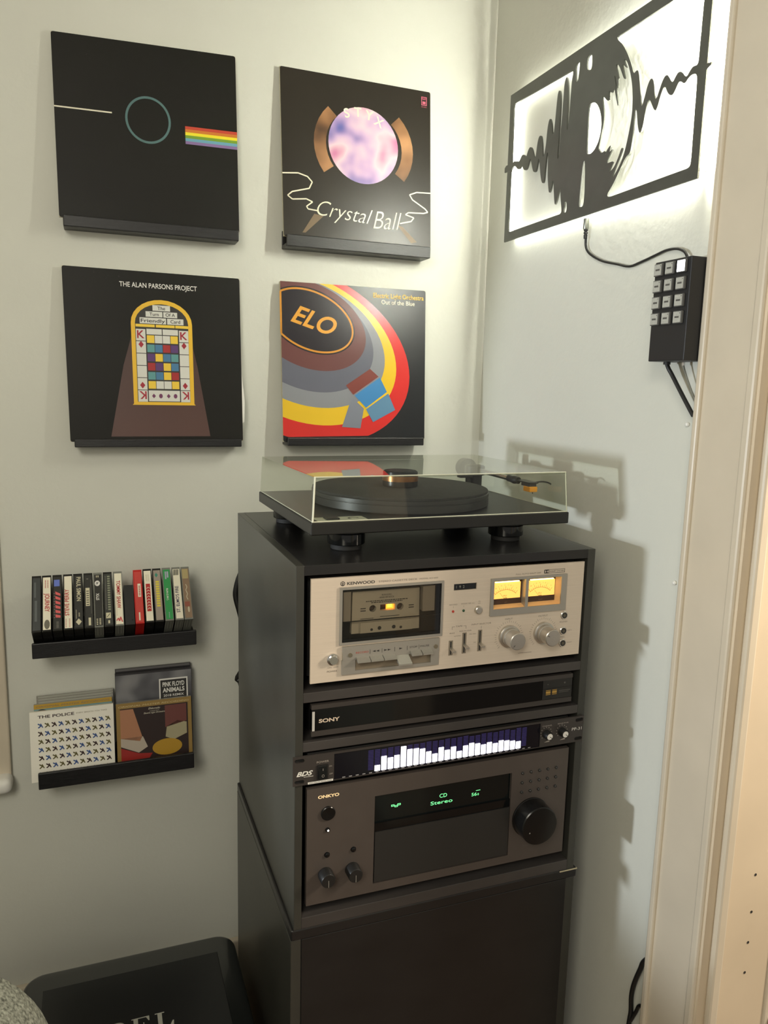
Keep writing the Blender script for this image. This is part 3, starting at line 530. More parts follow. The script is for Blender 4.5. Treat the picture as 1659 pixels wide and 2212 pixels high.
# ------------------------------------------------------------------ back-lit steel sign on the right wall
HOLES = [
[(36,518),(441,504),(432,472),(430,389),(425,313),(417,315),(416,394),(410,467),(400,497),(391,490),(386,475),(385,439),(383,379),(379,307),(376,229),(366,231),(368,286),(369,359),(369,420),(365,451),(357,466),(348,461),(344,440),(341,402),(338,363),(334,329),(330,326),(323,327),(318,361),(309,379),(303,386),(295,380),(288,352),(286,320),(282,288),(273,263),(265,265),(257,315),(249,339),(241,345),(231,342),(223,324),(218,294),(215,274),(207,273),(197,291),(187,312),(173,323),(162,319),(153,308),(146,294),(141,292),(132,303),(117,309),(107,304),(97,293),(88,289),(79,294),(65,296),(50,301),(45,296),(33,299),(31,402),(29,511)],
[(27,268),(38,277),(52,282),(64,279),(77,266),(96,259),(107,268),(116,269),(125,256),(135,247),(149,244),(159,251),(168,270),(177,282),(184,266),(195,240),(204,224),(221,220),(227,229),(233,251),(238,270),(247,240),(260,190),(271,169),(285,167),(287,197),(290,243),(294,271),(302,269),(305,226),(309,179),(317,142),(324,122),(334,128),(340,147),(343,162),(350,160),(355,126),(363,86),(370,70),(380,83),(389,111),(393,122),(398,120),(405,83),(414,51),(414,34),(30,34)],
[(431,69),(438,70),(444,69),(448,40),(442,32),(430,34),(426,39),(432,53)],
[(536,183),(541,182),(547,144),(551,72),(549,33),(531,33),(522,37),(524,78),(528,142),(531,172)],
[(546,357),(560,360),(576,357),(594,344),(611,321),(622,291),(625,263),(617,231),(601,210),(582,199),(566,197),(549,201),(546,262),(544,332)],
[(452,516),(469,521),(476,514),(475,485),(470,456),(457,459)],
[(518,515),(543,520),(548,499),(549,469),(535,469),(519,479)],
[(616,364),(629,357),(650,337),(657,339),(652,369),(661,363),(671,355),(677,374),(689,347),(703,308),(707,307),(692,363),(676,405),(682,403),(696,363),(701,360),(694,389),(702,388),(680,435),(688,437),(702,422),(728,378),(735,377),(713,426),(720,423),(735,409),(738,408),(720,435),(727,437),(743,419),(761,379),(773,342),(780,298),(781,257),(774,217),(764,177),(752,143),(733,116),(713,97),(704,90),(701,94),(715,120),(736,150),(746,170),(739,172),(729,151),(712,126),(701,118),(686,112),(682,115),(694,131),(702,142),(685,142),(670,143),(667,146),(680,167),(696,182),(680,175),(676,176),(686,197),(665,188),(653,170),(649,173),(656,187),(632,182),(628,189),(614,201),(621,220),(627,246),(636,273),(634,306),(625,335)],
[(671,519),(1062,519),(1061,468),(1059,304),(1039,309),(1027,300),(1015,286),(999,305),(983,315),(970,306),(958,289),(940,316),(928,324),(915,315),(903,290),(891,266),(883,278),(877,318),(863,339),(849,327),(837,292),(828,268),(821,273),(811,330),(799,378),(788,384),(775,376),(763,405),(742,442),(712,483)],
[(1059,280),(1042,288),(1025,283),(1010,270),(990,288),(981,279),(969,260),(958,257),(943,266),(924,298),(912,278),(898,237),(886,238),(872,262),(858,281),(848,264),(839,208),(827,187),(815,210),(802,268),(791,272),(792,247),(793,186),(786,142),(765,140),(739,105),(708,68),(676,40),(694,33),(1059,37),(1062,54)]]
def rounded(P, cut):
    Q = []
    for i, p in enumerate(P):
        for q in (P[i-1], P[(i+1) % len(P)]):
            l = math.hypot(q[0]-p[0], q[1]-p[1]) or 1; k = min(0.27*l, cut)/l; Q.append((p[0]+(q[0]-p[0])*k, p[1]+(q[1]-p[1])*k))
    return Q
H2 = [rounded(rounded([(a/2000, b/2000) for a, b in h], 0.0045), 0.0018) for h in HOLES]
OUT = [(0, 0), (0.5469, 0), (0.5469, 0.284), (0.5545, 0.287), (0.5550, 0.2960), (0.5469, 0.2965)]
OUT = [(0, 0), (0.5469, 0), (0.5469, 0.140), (0.5545, 0.1435), (0.5550, 0.1480), (0.5469, 0.1480), (0.5469, 0.2796), (0, 0.2796), (0, 0.149), (-0.006, 0.149), (-0.0115, 0.1455), (-0.0115, 0.137), (0, 0.137)]
sgf = lambda u, v, wd: Vector((SQ+0.003-wd, -0.1096-u, 0.5399+v))
sign = thing('record_sign', 'black cut-out wall sign of a vinyl record and sound wave, lit from behind', 'sign', (XR, -0.383, 0.5399))
plate(OUT, H2, 0.003, sgf).build('cut_out_plate', mat('sign_steel', (0.085, 0.087, 0.074, 1), 0.42, metal=0.2, noise=0.1, nscale=30), sign)
M_LED = glow('led_white', (1.0, 1.0, 0.87), 9); M_LED2 = glow('led_white_bright', (1.0, 1.0, 0.87), 760)
def led(u0, u1, v0, v1, m=M_LED): MB().slab(sgf, u0, u1, v0, v1, -0.0120, -0.0030).build('led_strip', m, sign)
led(0.012, 0.535, 0.268, 0.275); led(0.012, 0.535, 0.0045, 0.0115); led(0.0045, 0.0115, 0.02, 0.26); led(0.5355, 0.5425, 0.02, 0.26, M_LED2)
led(0.268, 0.276, 0.03, 0.25)
for u, v in ((0.008, 0.015), (0.539, 0.015), (0.008, 0.265), (0.539, 0.265)):
    MB().cyl((XR, -0.1096-u, 0.5399+v), (-1, 0, 0), 0.003, 0.0168, 10).build('standoff', M_CHROME, sign)
cord = thing('sign_cord', 'thin black power cord running from the lit sign to the keypad box', 'cord', (XR-0.006, -0.51, 0.4423))
MB().tube([(0.5600, -0.3790, 0.5050), (0.5614, -0.3783, 0.4946), (0.5622, -0.3830, 0.4846), (0.5634, -0.3964, 0.4746), (0.5634, -0.4273, 0.4613), (0.5634, -0.4682, 0.4509), (0.5634, -0.5005, 0.4433), (0.5634, -0.5301, 0.4465), (0.5630, -0.5638, 0.452), (0.5620, -0.588, 0.4553), (0.5610, -0.6118, 0.4536), (0.5600, -0.6300, 0.4458), (0.5590, -0.640, 0.4312)], 0.0021).build('cable', M_BLACK, cord, smooth=True)
mb = MB(); mb.lathe((0.5590, -0.3790, 0.5399), (0, 0, -1), [(0.0022, 0), (0.0048, 0.002), (0.0050, 0.018), (0.0042, 0.020)], 16); mb.build('plug_barrel', mat('plug_metal', (0.30, 0.31, 0.27, 1), 0.3, metal=0.8), cord, smooth=True)
mb = MB(); mb.lathe((0.5592, -0.3790, 0.5199), (0, 0, -1), [(0.0036, 0), (0.0036, 0.0022), (0.0026, 0.0026), (0.0026, 0.004), (0.0036, 0.0044), (0.0036, 0.0066), (0.0026, 0.007), (0.0026, 0.0085), (0.0034, 0.009), (0.0030, 0.015)], 14); mb.build('strain_relief', M_BLACK, cord, smooth=True)

# keypad box
kx = XR-0.045
kp = thing('keypad_box', 'black wall box with twelve clear square push buttons by the door casing', 'keypad', (XR, -0.651, 0.2895))
MB().box(kx, XR, -0.6885, -0.614, 0.2895, 0.4305, 0.0012).build('housing', mat('box_plastic', (0.013, 0.013, 0.014, 1), 0.45), kp)
kf = lambda u, v, wd: Vector((kx-wd, u, v))
M_KEY = mat('key_paper', S(178, 178, 170), 0.25, noise=0.12, nscale=300); M_KEYC = mat('key_rim', S(92, 92, 90), 0.15)
for r, z in enumerate((0.4185, 0.3955, 0.3723, 0.3493)):
    for c, y in enumerate((-0.6255, -0.6490, -0.6730)):
        on = (r == 0 and c == 2)
        kk = MB().box(kx-0.0045, kx, y-0.0088, y+0.0088, z-0.0088, z+0.0088, 0.0012).build('push_button', M_KEYC, kp, label='lit white push button' if on else None)
        MB().slab(kf, y-0.0074, y+0.0074, z-0.0074, z+0.0074, 0.0046, 0.0049).build('button_cap', glow('key_glow', (0.97, 0.97, 1.0), 5.5) if on else M_KEY, kk)
        if not on:
            mb = MB(); mb.rect(kf, y-0.0045, y+0.004, z-0.0012, z+0.0012, 0.0052); mb.rect(kf, y-0.0065, y-0.0052, z+0.0045, z+0.006, 0.0052); mb.build('button_print', flat('key_ink', 84, 82, 78), kk)
MB().cyl((0.545, -0.6285, 0.2895), (0, 0, -1), 0.0052, 0.004, 16).build('cable_gland', M_BLACK, kp)
cb = thing('keypad_cable', 'thick black cable hanging from the keypad box behind the casing', 'cable', (0.5474, -0.68, 0.21))
MB().tube([(0.545, -0.6285, 0.2865), (0.546, -0.6325, 0.279), (0.548, -0.6381, 0.2705), (0.550, -0.6548, 0.2485), (0.551, -0.6712, 0.2285), (0.552, -0.6840, 0.213)], 0.0031).build('sheath', M_BLACK, cb, smooth=True)
cb = thing('grey_wire', 'thin grey wire below the keypad box beside the thick cable', 'wire', (0.552, -0.67, 0.24))
MB().tube([(0.553, -0.6531, 0.2870), (0.554, -0.6608, 0.2690), (0.556, -0.6770, 0.2400), (0.557, -0.6860, 0.2250)], 0.0014).build('sheath', mat('grey_sheath', S(120, 120, 110), 0.5), cb, smooth=True)
MB().cyl((0.553, -0.6531, 0.2890), (0, 0, -1), 0.0026, 0.005, 12).build('plug', M_CHROME, cb)
for i, (y, z) in enumerate(((-0.6588, 0.1994), (-0.6607, -0.0392))):
    o = MB().lathe((XR, y, z), (-1, 0, 0), [(0.0028, 0), (0.0034, 0.002), (0.0024, 0.004), (0.0, 0.005)], 14).build('screw_cap', M_WHITE, origin=(XR, y, z), smooth=True)
    tag(o, ('small white screw cap on the right wall below the keypad', 'small white screw cap low on the right wall beside the casing')[i], 'screw cap', 'screw caps on the right wall')
cb = thing('floor_cable', 'black cable looping out low on the right wall beside the casing', 'cable', (0.562, -0.65, -1.10))
MB().tube([(0.5624, -0.6868, -0.6500), (0.5624, -0.6698, -0.6736), (0.5624, -0.6638, -0.6917), (0.5624, -0.6527, -0.7266), (0.5624, -0.6483, -0.7548), (0.5624, -0.6502, -0.7817), (0.5600, -0.6505, -0.8063), (0.548, -0.650, -0.95), (0.548, -0.650, -1.096)], 0.0040).build('sheath', M_BLACK, cb, smooth=True)
MB().tube([(0.5634, -0.6880, -0.7480), (0.5634, -0.6686, -0.7560), (0.5634, -0.6608, -0.7746), (0.5610, -0.6530, -0.7966)], 0.0030).build('branch', M_BLACK, cb, smooth=True)

# ------------------------------------------------------------------ hi-fi cabinet and the stand under it
BK = -0.1204; CW = 0.482; mm = 0.001
cab = thing('hifi_cabinet', 'black open-fronted hi-fi cabinet holding four stacked components', 'cabinet', (CW/2, D, -0.5485))
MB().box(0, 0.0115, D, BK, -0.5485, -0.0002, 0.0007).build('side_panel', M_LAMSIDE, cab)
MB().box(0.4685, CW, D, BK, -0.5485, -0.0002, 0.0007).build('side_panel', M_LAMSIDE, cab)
MB().box(0.0115, 0.4685, D, BK, -0.0142, 0, 0.0005).build('top_panel', M_LAMSHADE, cab)
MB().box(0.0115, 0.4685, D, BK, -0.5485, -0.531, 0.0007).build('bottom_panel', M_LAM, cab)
for a, b in ((-0.1975, -0.1830), (-0.2710, -0.2570)): MB().box(0.0115, 0.4685, D, BK-0.01, a, b, 0.0007).build('shelf', M_LAM, cab)
MB().box(0.0115, 0.4685, BK-0.006, BK, -0.531, -0.0142).build('back_panel', M_DARKIN, cab)
st = thing('cabinet_stand', 'tall plain black stand under the hi-fi cabinet', 'stand', (CW/2, D, -1.10))
MB().box(-0.004, 0.012, D+0.002, BK, -1.10, -0.5665, 0.0008).build('side_panel', M_LAMSIDE, st)
MB().box(0.470, 0.486, D+0.002, BK, -1.10, -0.5665, 0.0008).build('side_panel', M_LAMSIDE, st)
MB().box(-0.004, 0.489, D, BK, -0.5663, -0.5487, 0.0025, 3).build('top_board', M_LAMSHADE, st)
MB().box(0.012, 0.470, D+0.001, D+0.017, -1.06, -0.5665, 0.001).build('front_panel', M_LAMSHADE, st)
MB().box(0.012, 0.470, D+0.03, D+0.045, -1.10, -1.06).build('plinth_board', M_LAM, st)
MB().box(0.455, 0.4895, D-0.0008, D+0.004, -0.5520, -0.5500, 0.0006).build('worn_edge', mat('worn_edge', S(190, 180, 150), 0.6), st, label='pale worn edge at the right corner')
# leads bulging out behind the cabinet
cb = thing('rear_leads', 'black leads bulging out behind the left edge of the cabinet', 'cable', (0.0, -0.08, -0.3))
MB().tube([(0.03, -0.085, -0.10), (0.012, -0.08, -0.13), (0.0035, -0.078, -0.160), (0.0035, -0.078, -0.180), (0.012, -0.08, -0.215), (0.03, -0.08, -0.30), (0.012, -0.078, -0.335), (0.0055, -0.075, -0.350), (0.014, -0.078, -0.365), (0.03, -0.07, -0.5), (0.03, -0.05, -0.9), (0.03, -0.05, -1.094)], 0.006, sub=3).build('sheath', M_BLACK, cb, smooth=True)

F = lambda u, v, wd: Vector((u*mm, D-wd*mm, v*mm))      # front plane in millimetres, wd outward
def body(parent, x0, x1, z0, z1, y0=0.008, y1=0.34):
    MB().box(x0*mm, x1*mm, D+y0, D+y1, z0*mm, z1*mm, 0.001).build('housing', M_BLACK, parent)
def foot_pair(parent, xs, z0, z1):
    for x in xs:
        for y in (0.04, 0.30): MB().cyl((x*mm, D+y, z0*mm+0.0004), (0, 0, 1), 0.012, (z1-z0)*mm-0.0004, 16).build('foot', M_RUB, parent)

# ---- cassette deck
dk = thing('cassette_deck', 'silver front-loading cassette deck with two glowing meters', 'cassette deck', (0.242, D, -0.183))
body(dk, 24, 460, -168, -23, 0.030)
foot_pair(dk, (60, 420), -183, -168)
slots = [(236.5, -150, -127), (258.5, -149, -116.5), (284.5, -148, -114.5)]
hol = [R(66, 217.4, -110, -36.8), R(303.5, 421, -84, -40), R(238, 275.5, -50.7, -40.9)]+[R(x-1.6, x+1.6, a, b) for x, a, b in slots]
plate(R(21, 463, -170.1, -19.4), hol, 4, lambda u, v, wd: F(u, v, wd-4)).build('faceplate', M_SILV, dk)
MB().slab(F, 23, 461, -168, -22, -29, -26).build('inner_panel', M_DARKIN, dk)
dr = MB().frame(F, 62.3, 220.8, -117.3, -33.7, 3.6, -3, 2.5).build('cassette_door', M_SILV2, dk)
mb = MB(); mb.frame(F, 65.9, 217.3, -113.7, -37.3, 1.3, -3, 1.6); mb.slab(F, 66, 217.3, -113.7, -109.2, -3, 1.4); mb.build('door_gasket', M_BLACKG, dr)
MB().slab(F, 67, 216.3, -109.3, -38.5, 0.2, 1.0).build('door_window', clear('door_glass', (0.80, 0.78, 0.74)), dr)
MB().slab(F, 67, 216, -86, -84.6, -3.2, -2.2).build('holder_edge', M_BLACKG, dr)
MB().slab(F, 68, 80, -86, -42, -14, -3).build('guide_block', mat('guide_grey', S(150, 144, 134), 0.4), dr)
MB().slab(F, 190, 209, -79, -41, -14, -3).build('guide_block', MATS['guide_grey'], dr)
MB().slab(F, 62, 221, -116, -35, -24, -23).build('well_back', mat('well_dark', S(48, 46, 44), 0.5), dr)
cas = thing('deck_cassette', 'pale grey cassette loaded in the deck behind its window', 'cassette', (0.134, D+0.008, -0.105))
mgrey = mat('cassette_shell', S(186, 180, 166), 0.45)
off = -8
plate([(84, -44), (186.5, -44), (187.5, -105.5), (178, -105.5), (92, -105.5), (83, -105.5)], [R(126, 149, -74.5, -65.5)]+[[(c+5.2*math.cos(k*math.pi/9), -70.5+5.2*math.sin(k*math.pi/9)) for k in range(18)] for c in (114.6, 156.8)], 7, lambda u, v, wd: F(u, v, wd+off-7)).build('shell', mgrey, cas)
mb = MB(); mb.slab(F, 96, 176, -105.5, -90, off, off+1.5); mb.build('head_step', mgrey, cas)
mb = MB()
for u, v, r in ((113, -101, 2.0), (158, -101, 2.0), (125, -99.5, 2.8), (147, -99.5, 2.8)): mb.disc(F, u, v, r, r, off+1.7)
mb.build('shell_holes', M_INK, cas)
MB().slab(F, 137, 149, -74.2, -65.8, off-7, off-6).build('lit_tape_window', glow('lamp_orange', (1.0, 0.26, 0.02), 4.5), cas)
MB().slab(F, 139, 146, -71.8, -66.2, off-6, off-5.6).build('lamp_core', glow('lamp_yellow', (1.0, 0.62, 0.05), 5), cas)
for c in (114.6, 156.8): MB().cyl((c*mm, D-(off-5)*mm, -0.0705), (0, 1, 0), 0.0035, 0.004, 12).build('hub', mat('hub_brown', S(88, 70, 62), 0.5), cas)
mb = MB(); mb.text(F, 'RUN-D.M.C.', 136, -52.2, 2.3, width=16, wd=off+.3); mb.text(F, 'KING OF ROCK', 136, -55.8, 2.3, width=22, wd=off+.3)
for r, (a, b) in enumerate(((104, 168), (112, 160))):
    u = a
    while u < b: l = random.uniform(1.5, 4.5); mb.rect(F, u, min(u+l, b), -59.8-2.3*r, -58.6-2.3*r, off+.3); u += l+0.8
for x in (96, 170): mb.rect(F, x, x+8, -70, -68.6, off+.3); mb.rect(F, x, x+8, -73.4, -72, off+.3)
mb.rect(F, 96, 116, -85, -84.2, off+.3); mb.rect(F, 126, 156, -83.5, -82.7, off+.3); mb.build('shell_print', M_INK, cas)
# lettering over the door
mb = MB(); mb.text(F, 'KENWOOD', 73, -30.8, 4.2, width=41, wd=.2, align='L', bold=0.02)
mb.ring(F, 66.5, -28.6, 3.4, 3.4, 0.2, .2, 24); mb.stroke(F, [(66.5, -25.4), (66.5, -31.8)], 0.7, .2); mb.stroke(F, [(64, -27), (66.5, -29.6), (69, -27)], 0.6, .2); mb.stroke(F, [(64.4, -29.6), (66.5, -31.5), (68.6, -29.6)], 0.6, .2); mb.build('brand_lettering', M_INK, dk)
mb = MB(); mb.text(F, 'STEREO CASSETTE DECK', 120, -30.3, 2.6, width=59, wd=.2, align='L'); mb.text(F, 'MODEL KX-650', 182.5, -30.0, 1.9, width=29, wd=.2, align='L'); mb.build('model_lettering', M_INKG, dk)
# transport key panel
kp2 = MB().slab(F, 67, 216, -139.6, -119.6, -1, 4.2).build('key_panel', M_SILV2, dk)
mb = MB(); mb.slab(F, 66, 86, -160.8, -139.6, 0, 3.6); mb.slab(F, 203, 216, -160.8, -139.6, 0, 3.6); mb.slab(F, 86, 203, -160.8, -156, 0, 3.6); mb.build('panel_apron', M_SILV2, kp2)
MB().slab(F, 86, 203, -156, -134.9, 0.1, 0.4).build('key_slot', mat('slot_dark', S(120, 108, 90), 0.6), kp2)
def key(x0, x1, zt, length, drop):
    q0 = [F(x0, zt, 3), F(x1, zt, 3), F(x1, zt-5.5, 3), F(x0, zt-5.5, 3)]
    q1 = [F(x0, zt-drop, 3+length), F(x1, zt-drop, 3+length), F(x1, zt-drop-2.2, 3+length), F(x0, zt-drop-2.2, 3+length)]
    MB().rings([q0, q1]).build('transport_key', mat('key_metal', (0.46, 0.45, 0.41, 1), 0.3, metal=0.7), dk)
for i in range(3): key(87+20*i, 106+20*i, -135.5, 10, 4.5)
key(147, 167.5, -139, 16, 9); key(169.5, 185.6, -133.8, 10, 4.2); key(186.8, 203, -133.8, 10, 4.2)
mb = MB(); mb.text(F, 'RECORD', 96, -130.8, 2.6, width=19, wd=4.4); mb.build('record_lettering', M_INKR, dk)
mb = MB(); mb.text(F, 'STOP', 174.5, -130.5, 2.6, width=12, wd=4.4); mb.text(F, 'PAUSE', 192.5, -130.5, 2.6, width=14, wd=4.4)
for x in (107.5, 125.5, 145, 164.5, 183): mb.rect(F, x, x+0.5, -133, -126.5, 4.4)
tri = lambda x, s, d: mb.flat(F, [(x, -128.2), (x+s*5, -129.6), (x, -131)], 4.4)
tri(116, -1, 0); tri(121.5, -1, 0); tri(129, 1, 0); tri(134.5, 1, 0); tri(152.5, 1, 0); mb.build('key_lettering', M_INK, dk)
for x in (78, 210.2):
    sc = MB().cyl((x*mm, D-0.0042, -0.1320), (0, -1, 0), 0.0032, 0.0010, 18).build('panel_screw', mat('screw_brass', (0.30, 0.27, 0.20, 1), 0.35, metal=0.8), dk)
mb = MB(); mb.rect(F, 88, 150, -158.8, -158.2, 3.4); mb.rect(F, 160, 188, -158.2, -157.6, 3.4); mb.build('apron_print', M_INKG, dk)
mb = MB(); mb.lathe((0.0530, D, -0.1366), (0, -1, 0), [(0.0085, 0), (0.0085, 0.003), (0.0066, 0.0032), (0.0066, 0.007), (0.0058, 0.0078)], 28); mb.build('power_button', M_CHROME, dk, smooth=True)
mb = MB(); mb.text(F, 'POWER', 53, -156, 2.6, width=15, wd=.2); mb.text(F, '_ON  -OFF', 53, -150, 1.8, width=18, wd=.2); mb.build('power_lettering', M_INKG, dk)
# counter, indicator lights, small knob
MB().slab(F, 238, 275.5, -50.7, -40.9, -4, -2.5).build('tape_counter', M_BLACKG, dk)
mb = MB()
for i, ch in enumerate('192'): mb.text(F, ch, 243+6*i, -48.2, 4.2, wd=-2.2)
mb.build('counter_digits', flat('digit_grey', 150, 150, 140), dk)
for x, m in ((238, glow('led_red', (0.5, 0.04, 0.02), 0.25)), (255.2, mat('led_green', S(16, 70, 40), 0.3))): MB().lathe((x*mm, D, -0.0823), (0, -1, 0), [(0.0020, 0), (0.0018, 0.001), (0.0008, 0.0018)], 14).build('indicator_lamp', m, dk)
MB().lathe((0.2790, D, -0.0829), (0, -1, 0), [(0.0062, 0), (0.0056, 0.004), (0.0046, 0.0048)], 22).build('noise_switch', M_KNOB, dk, smooth=True)
mb = MB(); mb.text(F, 'RECORD', 238, -72.8, 1.8, width=13, wd=.2); mb.text(F, 'DOLBY NR', 259, -72.6, 1.8, width=16, wd=.2); mb.rect(F, 268, 273, -72, -71.6, .2); mb.text(F, 'ON', 281, -70.6, 1.6, wd=.2); mb.text(F, 'OFF', 281, -73.6, 1.6, wd=.2)
mb.rect(F, 238, 238.4, -77, -74.5, .2); mb.rect(F, 255, 255.4, -77, -74.5, .2)
mb.text(F, 'TAPE', 249, -107, 2.4, width=11, wd=.2); mb.text(F, 'INPUT SELECTOR', 286, -106.4, 2.4, width=33, wd=.2); mb.text(F, 'BIAS', 238, -116.6, 1.8, width=8, wd=.2); mb.text(F, 'EQUALIZER', 260, -114.8, 1.8, width=20, wd=.2)
mb.stroke(F, [(237.5, -110.5), (237.5, -106), (242, -106)], .5, .2); mb.stroke(F, [(256, -106), (260.5, -106), (260.5, -110.5)], .5, .2); mb.rect(F, 286, 286.5, -113, -108.5, .2)
mb.text(F, 'MIC-DIN', 272, -120.5, 1.5, width=11, wd=.2); mb.text(F, 'LINE', 276, -134, 1.5, wd=.2); mb.text(F, 'NORMAL', 247, -121.5, 1.4, width=11, wd=.2)
mb.text(F, 'INPUT', 333, -102.8, 2.5, width=13, wd=.2); mb.text(F, 'OUTPUT', 393, -102.8, 2.5, width=17, wd=.2); mb.text(F, 'FULL AUTO SHUT OFF', 363, -33.6, 2.2, width=44, wd=.2)
mb.text(F, 'PHONES', 431, -115.4, 2.0, width=14, wd=.2); mb.text(F, 'MIC', 431, -140, 2.0, width=7, wd=.2); mb.text(F, 'LEFT', 443, -130, 1.7, width=8, wd=.2); mb.text(F, 'RIGHT', 444, -149.8, 1.7, width=9, wd=.2); mb.rect(F, 352, 376, -158.6, -158, .2)
mb.build('control_lettering', M_INKG, dk)
mb = MB(); mb.frame(F, 390.6, 427.4, -34.2, -28.3, 0.5, .1, .3); mb.rect(F, 391, 398.6, -33.9, -28.6, .25); mb.build('badge_frame', M_INK, dk)
mb = MB(); mb.flat(F, [(391.9, -29.5), (393.2, -29.5), (394.2, -31.2), (393.2, -33), (391.9, -33)], .35); mb.flat(F, [(397.7, -29.5), (396.4, -29.5), (395.4, -31.2), (396.4, -33), (397.7, -33)], .35); mb.build('badge_mark', M_SILV, dk)
mb = MB(); mb.text(F, 'DOLBY SYSTEM', 412.5, -32.4, 2.2, width=26, wd=.3); mb.build('badge_lettering', M_INK, dk)
for x, a, b in slots:
    MB().slab(F, x-3.4, x+3.4, a, b, -0.1, 0.35).build('lever_plate', mat('lever_plate', S(136, 126, 110), 0.45, metal=0.1), dk)
    MB().slab(F, x-1.2, x+1.2, a+1.5, b-1.5, 0.3, 0.5).build('lever_slot', M_INK, dk)
for (x, a, b), z in zip(slots, (-138.5, -135, -135)):
    mb = MB(); q0 = [F(x-2, z+1.4, 0), F(x+2, z+1.4, 0), F(x+2, z-1.4, 0), F(x-2, z-1.4, 0)]; q1 = [F(x-3, z-1.2, 13), F(x+3, z-1.2, 13), F(x+3, z-3.4, 13), F(x-3, z-3.4, 13)]
    mb.rings([q0, q1]); mb.build('lever', M_KNOB, dk)
for x, ptr in ((334.1, -135), (394.9, 155)):
    k = MB().lathe((x*mm, D, -0.129), (0, -1, 0), [(0.0176, 0), (0.0176, 0.0045), (0.0166, 0.0052), (0.0150, 0.0058), (0.0146, 0.0110), (0.0134, 0.0116), (0.0131, 0.0280), (0.0121, 0.0290), (0.0, 0.0291)], 48).build('level_knob', M_KNOB, dk, smooth=True)
    a = math.radians(ptr); MB().stroke(F, [(x+7*math.cos(a), -129+7*math.sin(a)), (x+11*math.cos(a), -129+11*math.sin(a))], 0.7, 29.3).build('pointer', M_INK, k)
    mb = MB()
    for i in range(31):
        a = math.radians(225-270*i/30); r1 = 24 if i % 3 else 25.5
        mb.stroke(F, [(x+21.5*math.cos(a), -129+21.5*math.sin(a)), (x+r1*math.cos(a), -129+r1*math.sin(a))], 0.45, .2)
    mb.build('knob_scale', M_INKG, k)
for z in (-103.8, -129, -149):
    j = MB().lathe((0.4311, D, z*mm), (0, -1, 0), [(0.0066, 0), (0.0066, 0.0012), (0.0058, 0.0020), (0.0034, 0.0020), (0.0034, 0.0002)], 26).build('jack_socket', M_CHROME, dk, smooth=True)
    MB().disc(F, 431.1, z, 4.9, 4.9, 2.15).build('socket_hole', M_INK, j); MB().disc(F, 431.1, z, 2.4, 2.4, 2.3).build('socket_tip', mat('socket_tip', S(90, 84, 70), 0.4), j)
# level meters
mt = MB().frame(F, 298.4, 431, -94.3, -36.3, 0.1, 0, 0.1).build('meter_bezel', M_SILV2, dk)
mb = MB(); mb.slab(F, 298.4, 431, -40, -36.3, -1, 3.2); mb.slab(F, 298.4, 431, -94.3, -84, -1, 3.2); mb.slab(F, 298.4, 303.5, -84, -40, -1, 3.2); mb.slab(F, 421, 431, -84, -40, -1, 3.2); mb.build('bezel_frame', M_SILV2, mt)
MB().slab(F, 358, 363, -84, -40, -10, 2.6).build('bezel_divider', M_SILV2, mt)
MB().rings([[F(421, -84, 1.2), F(421, -40, 1.2), F(421.4, -40, 1.2), F(421.4, -84, 1.2)], [F(417.5, -84, -9), F(417.5, -40, -9), F(418, -40, -9), F(418, -84, -9)]]).build('meter_side', mat('meter_sill_lit', S(226, 184, 130), 0.5), mt)  # amber meter light put into the tan colour of the recess sides
for x0, x1, nm in ((303.5, 358, 'LEFT'), (363, 421, 'RIGHT')):
    c0 = 307.5 if nm == 'LEFT' else 368.6; c1 = c0+47.5
    MB().slab(F, x0, x1, -84, -40, -12, -9).build('meter_back', mat('meter_brown', S(66, 46, 34), 0.5), mt)
    MB().rings([[F(x0, -84, 1.5), F(x1, -84, 1.5), F(x1, -84, 1.2), F(x0, -84, 1.2)], [F(x0, -80.5, -9), F(x1, -80.5, -9), F(x1, -81, -9), F(x0, -81, -9)]]).build('meter_sill_lit', mat('meter_sill_lit', S(226, 184, 130), 0.5), mt)
    fc = MB().slab(F, c0, c1, -71.3, -46.3, -8.9, -8).build('meter_face', glow('meter_amber', (1.0, 0.50, 0.105), 1.35), mt)
    MB().slab(F, c0+3, c1-3, -45.6, -44.4, -8.8, -6.5).build('meter_lamp', glow('meter_lamp_glow', (1.0, 0.70, 0.22), 6), mt)
    mb = MB(); cxm, czm, rr = (c0+c1)/2-2, -84.5, 27
    arc = [(cxm+rr*math.sin(math.radians(t_)), czm+rr*math.cos(math.radians(t_))) for t_ in range(-42, 43, 6)]; mb.stroke(F, arc, 0.5, -7.8)
    for i in range(13):
        a = math.radians(-40+80*i/12); r2 = 32.5 if i % 3 == 0 else 30; mb.stroke(F, [(cxm+rr*math.sin(a), czm+rr*math.cos(a)), (cxm+r2*math.sin(a), czm+r2*math.cos(a))], 0.4, -7.8)
    mb.text(F, 'VU', cxm-1, -68.3, 2.6, width=6, wd=-7.8); mb.stroke(F, [(cxm-2.5, -70.8), (cxm-10, -62)], 0.35, -7.8); mb.rect(F, cxm-3, cxm+3, -71, -70.2, -7.8)
    for s_, a in (('10', -30), ('7', -22), ('5', -13), ('3', -3), ('1', 8), ('0', 15), ('1', 22), ('3', 34)): a = math.radians(a); mb.text(F, s_, cxm+33.5*math.sin(a), czm+33.5*math.cos(a), 1.7, wd=-7.8)
    mb.build('meter_scale', flat('scale_ink', 120, 74, 24), fc)
    mb = MB(); mb.text(F, nm, (c0+c1)/2, -78.5, 1.7, wd=-8.8); mb.build('meter_lettering', flat('meter_tan', 130, 104, 80), mt)

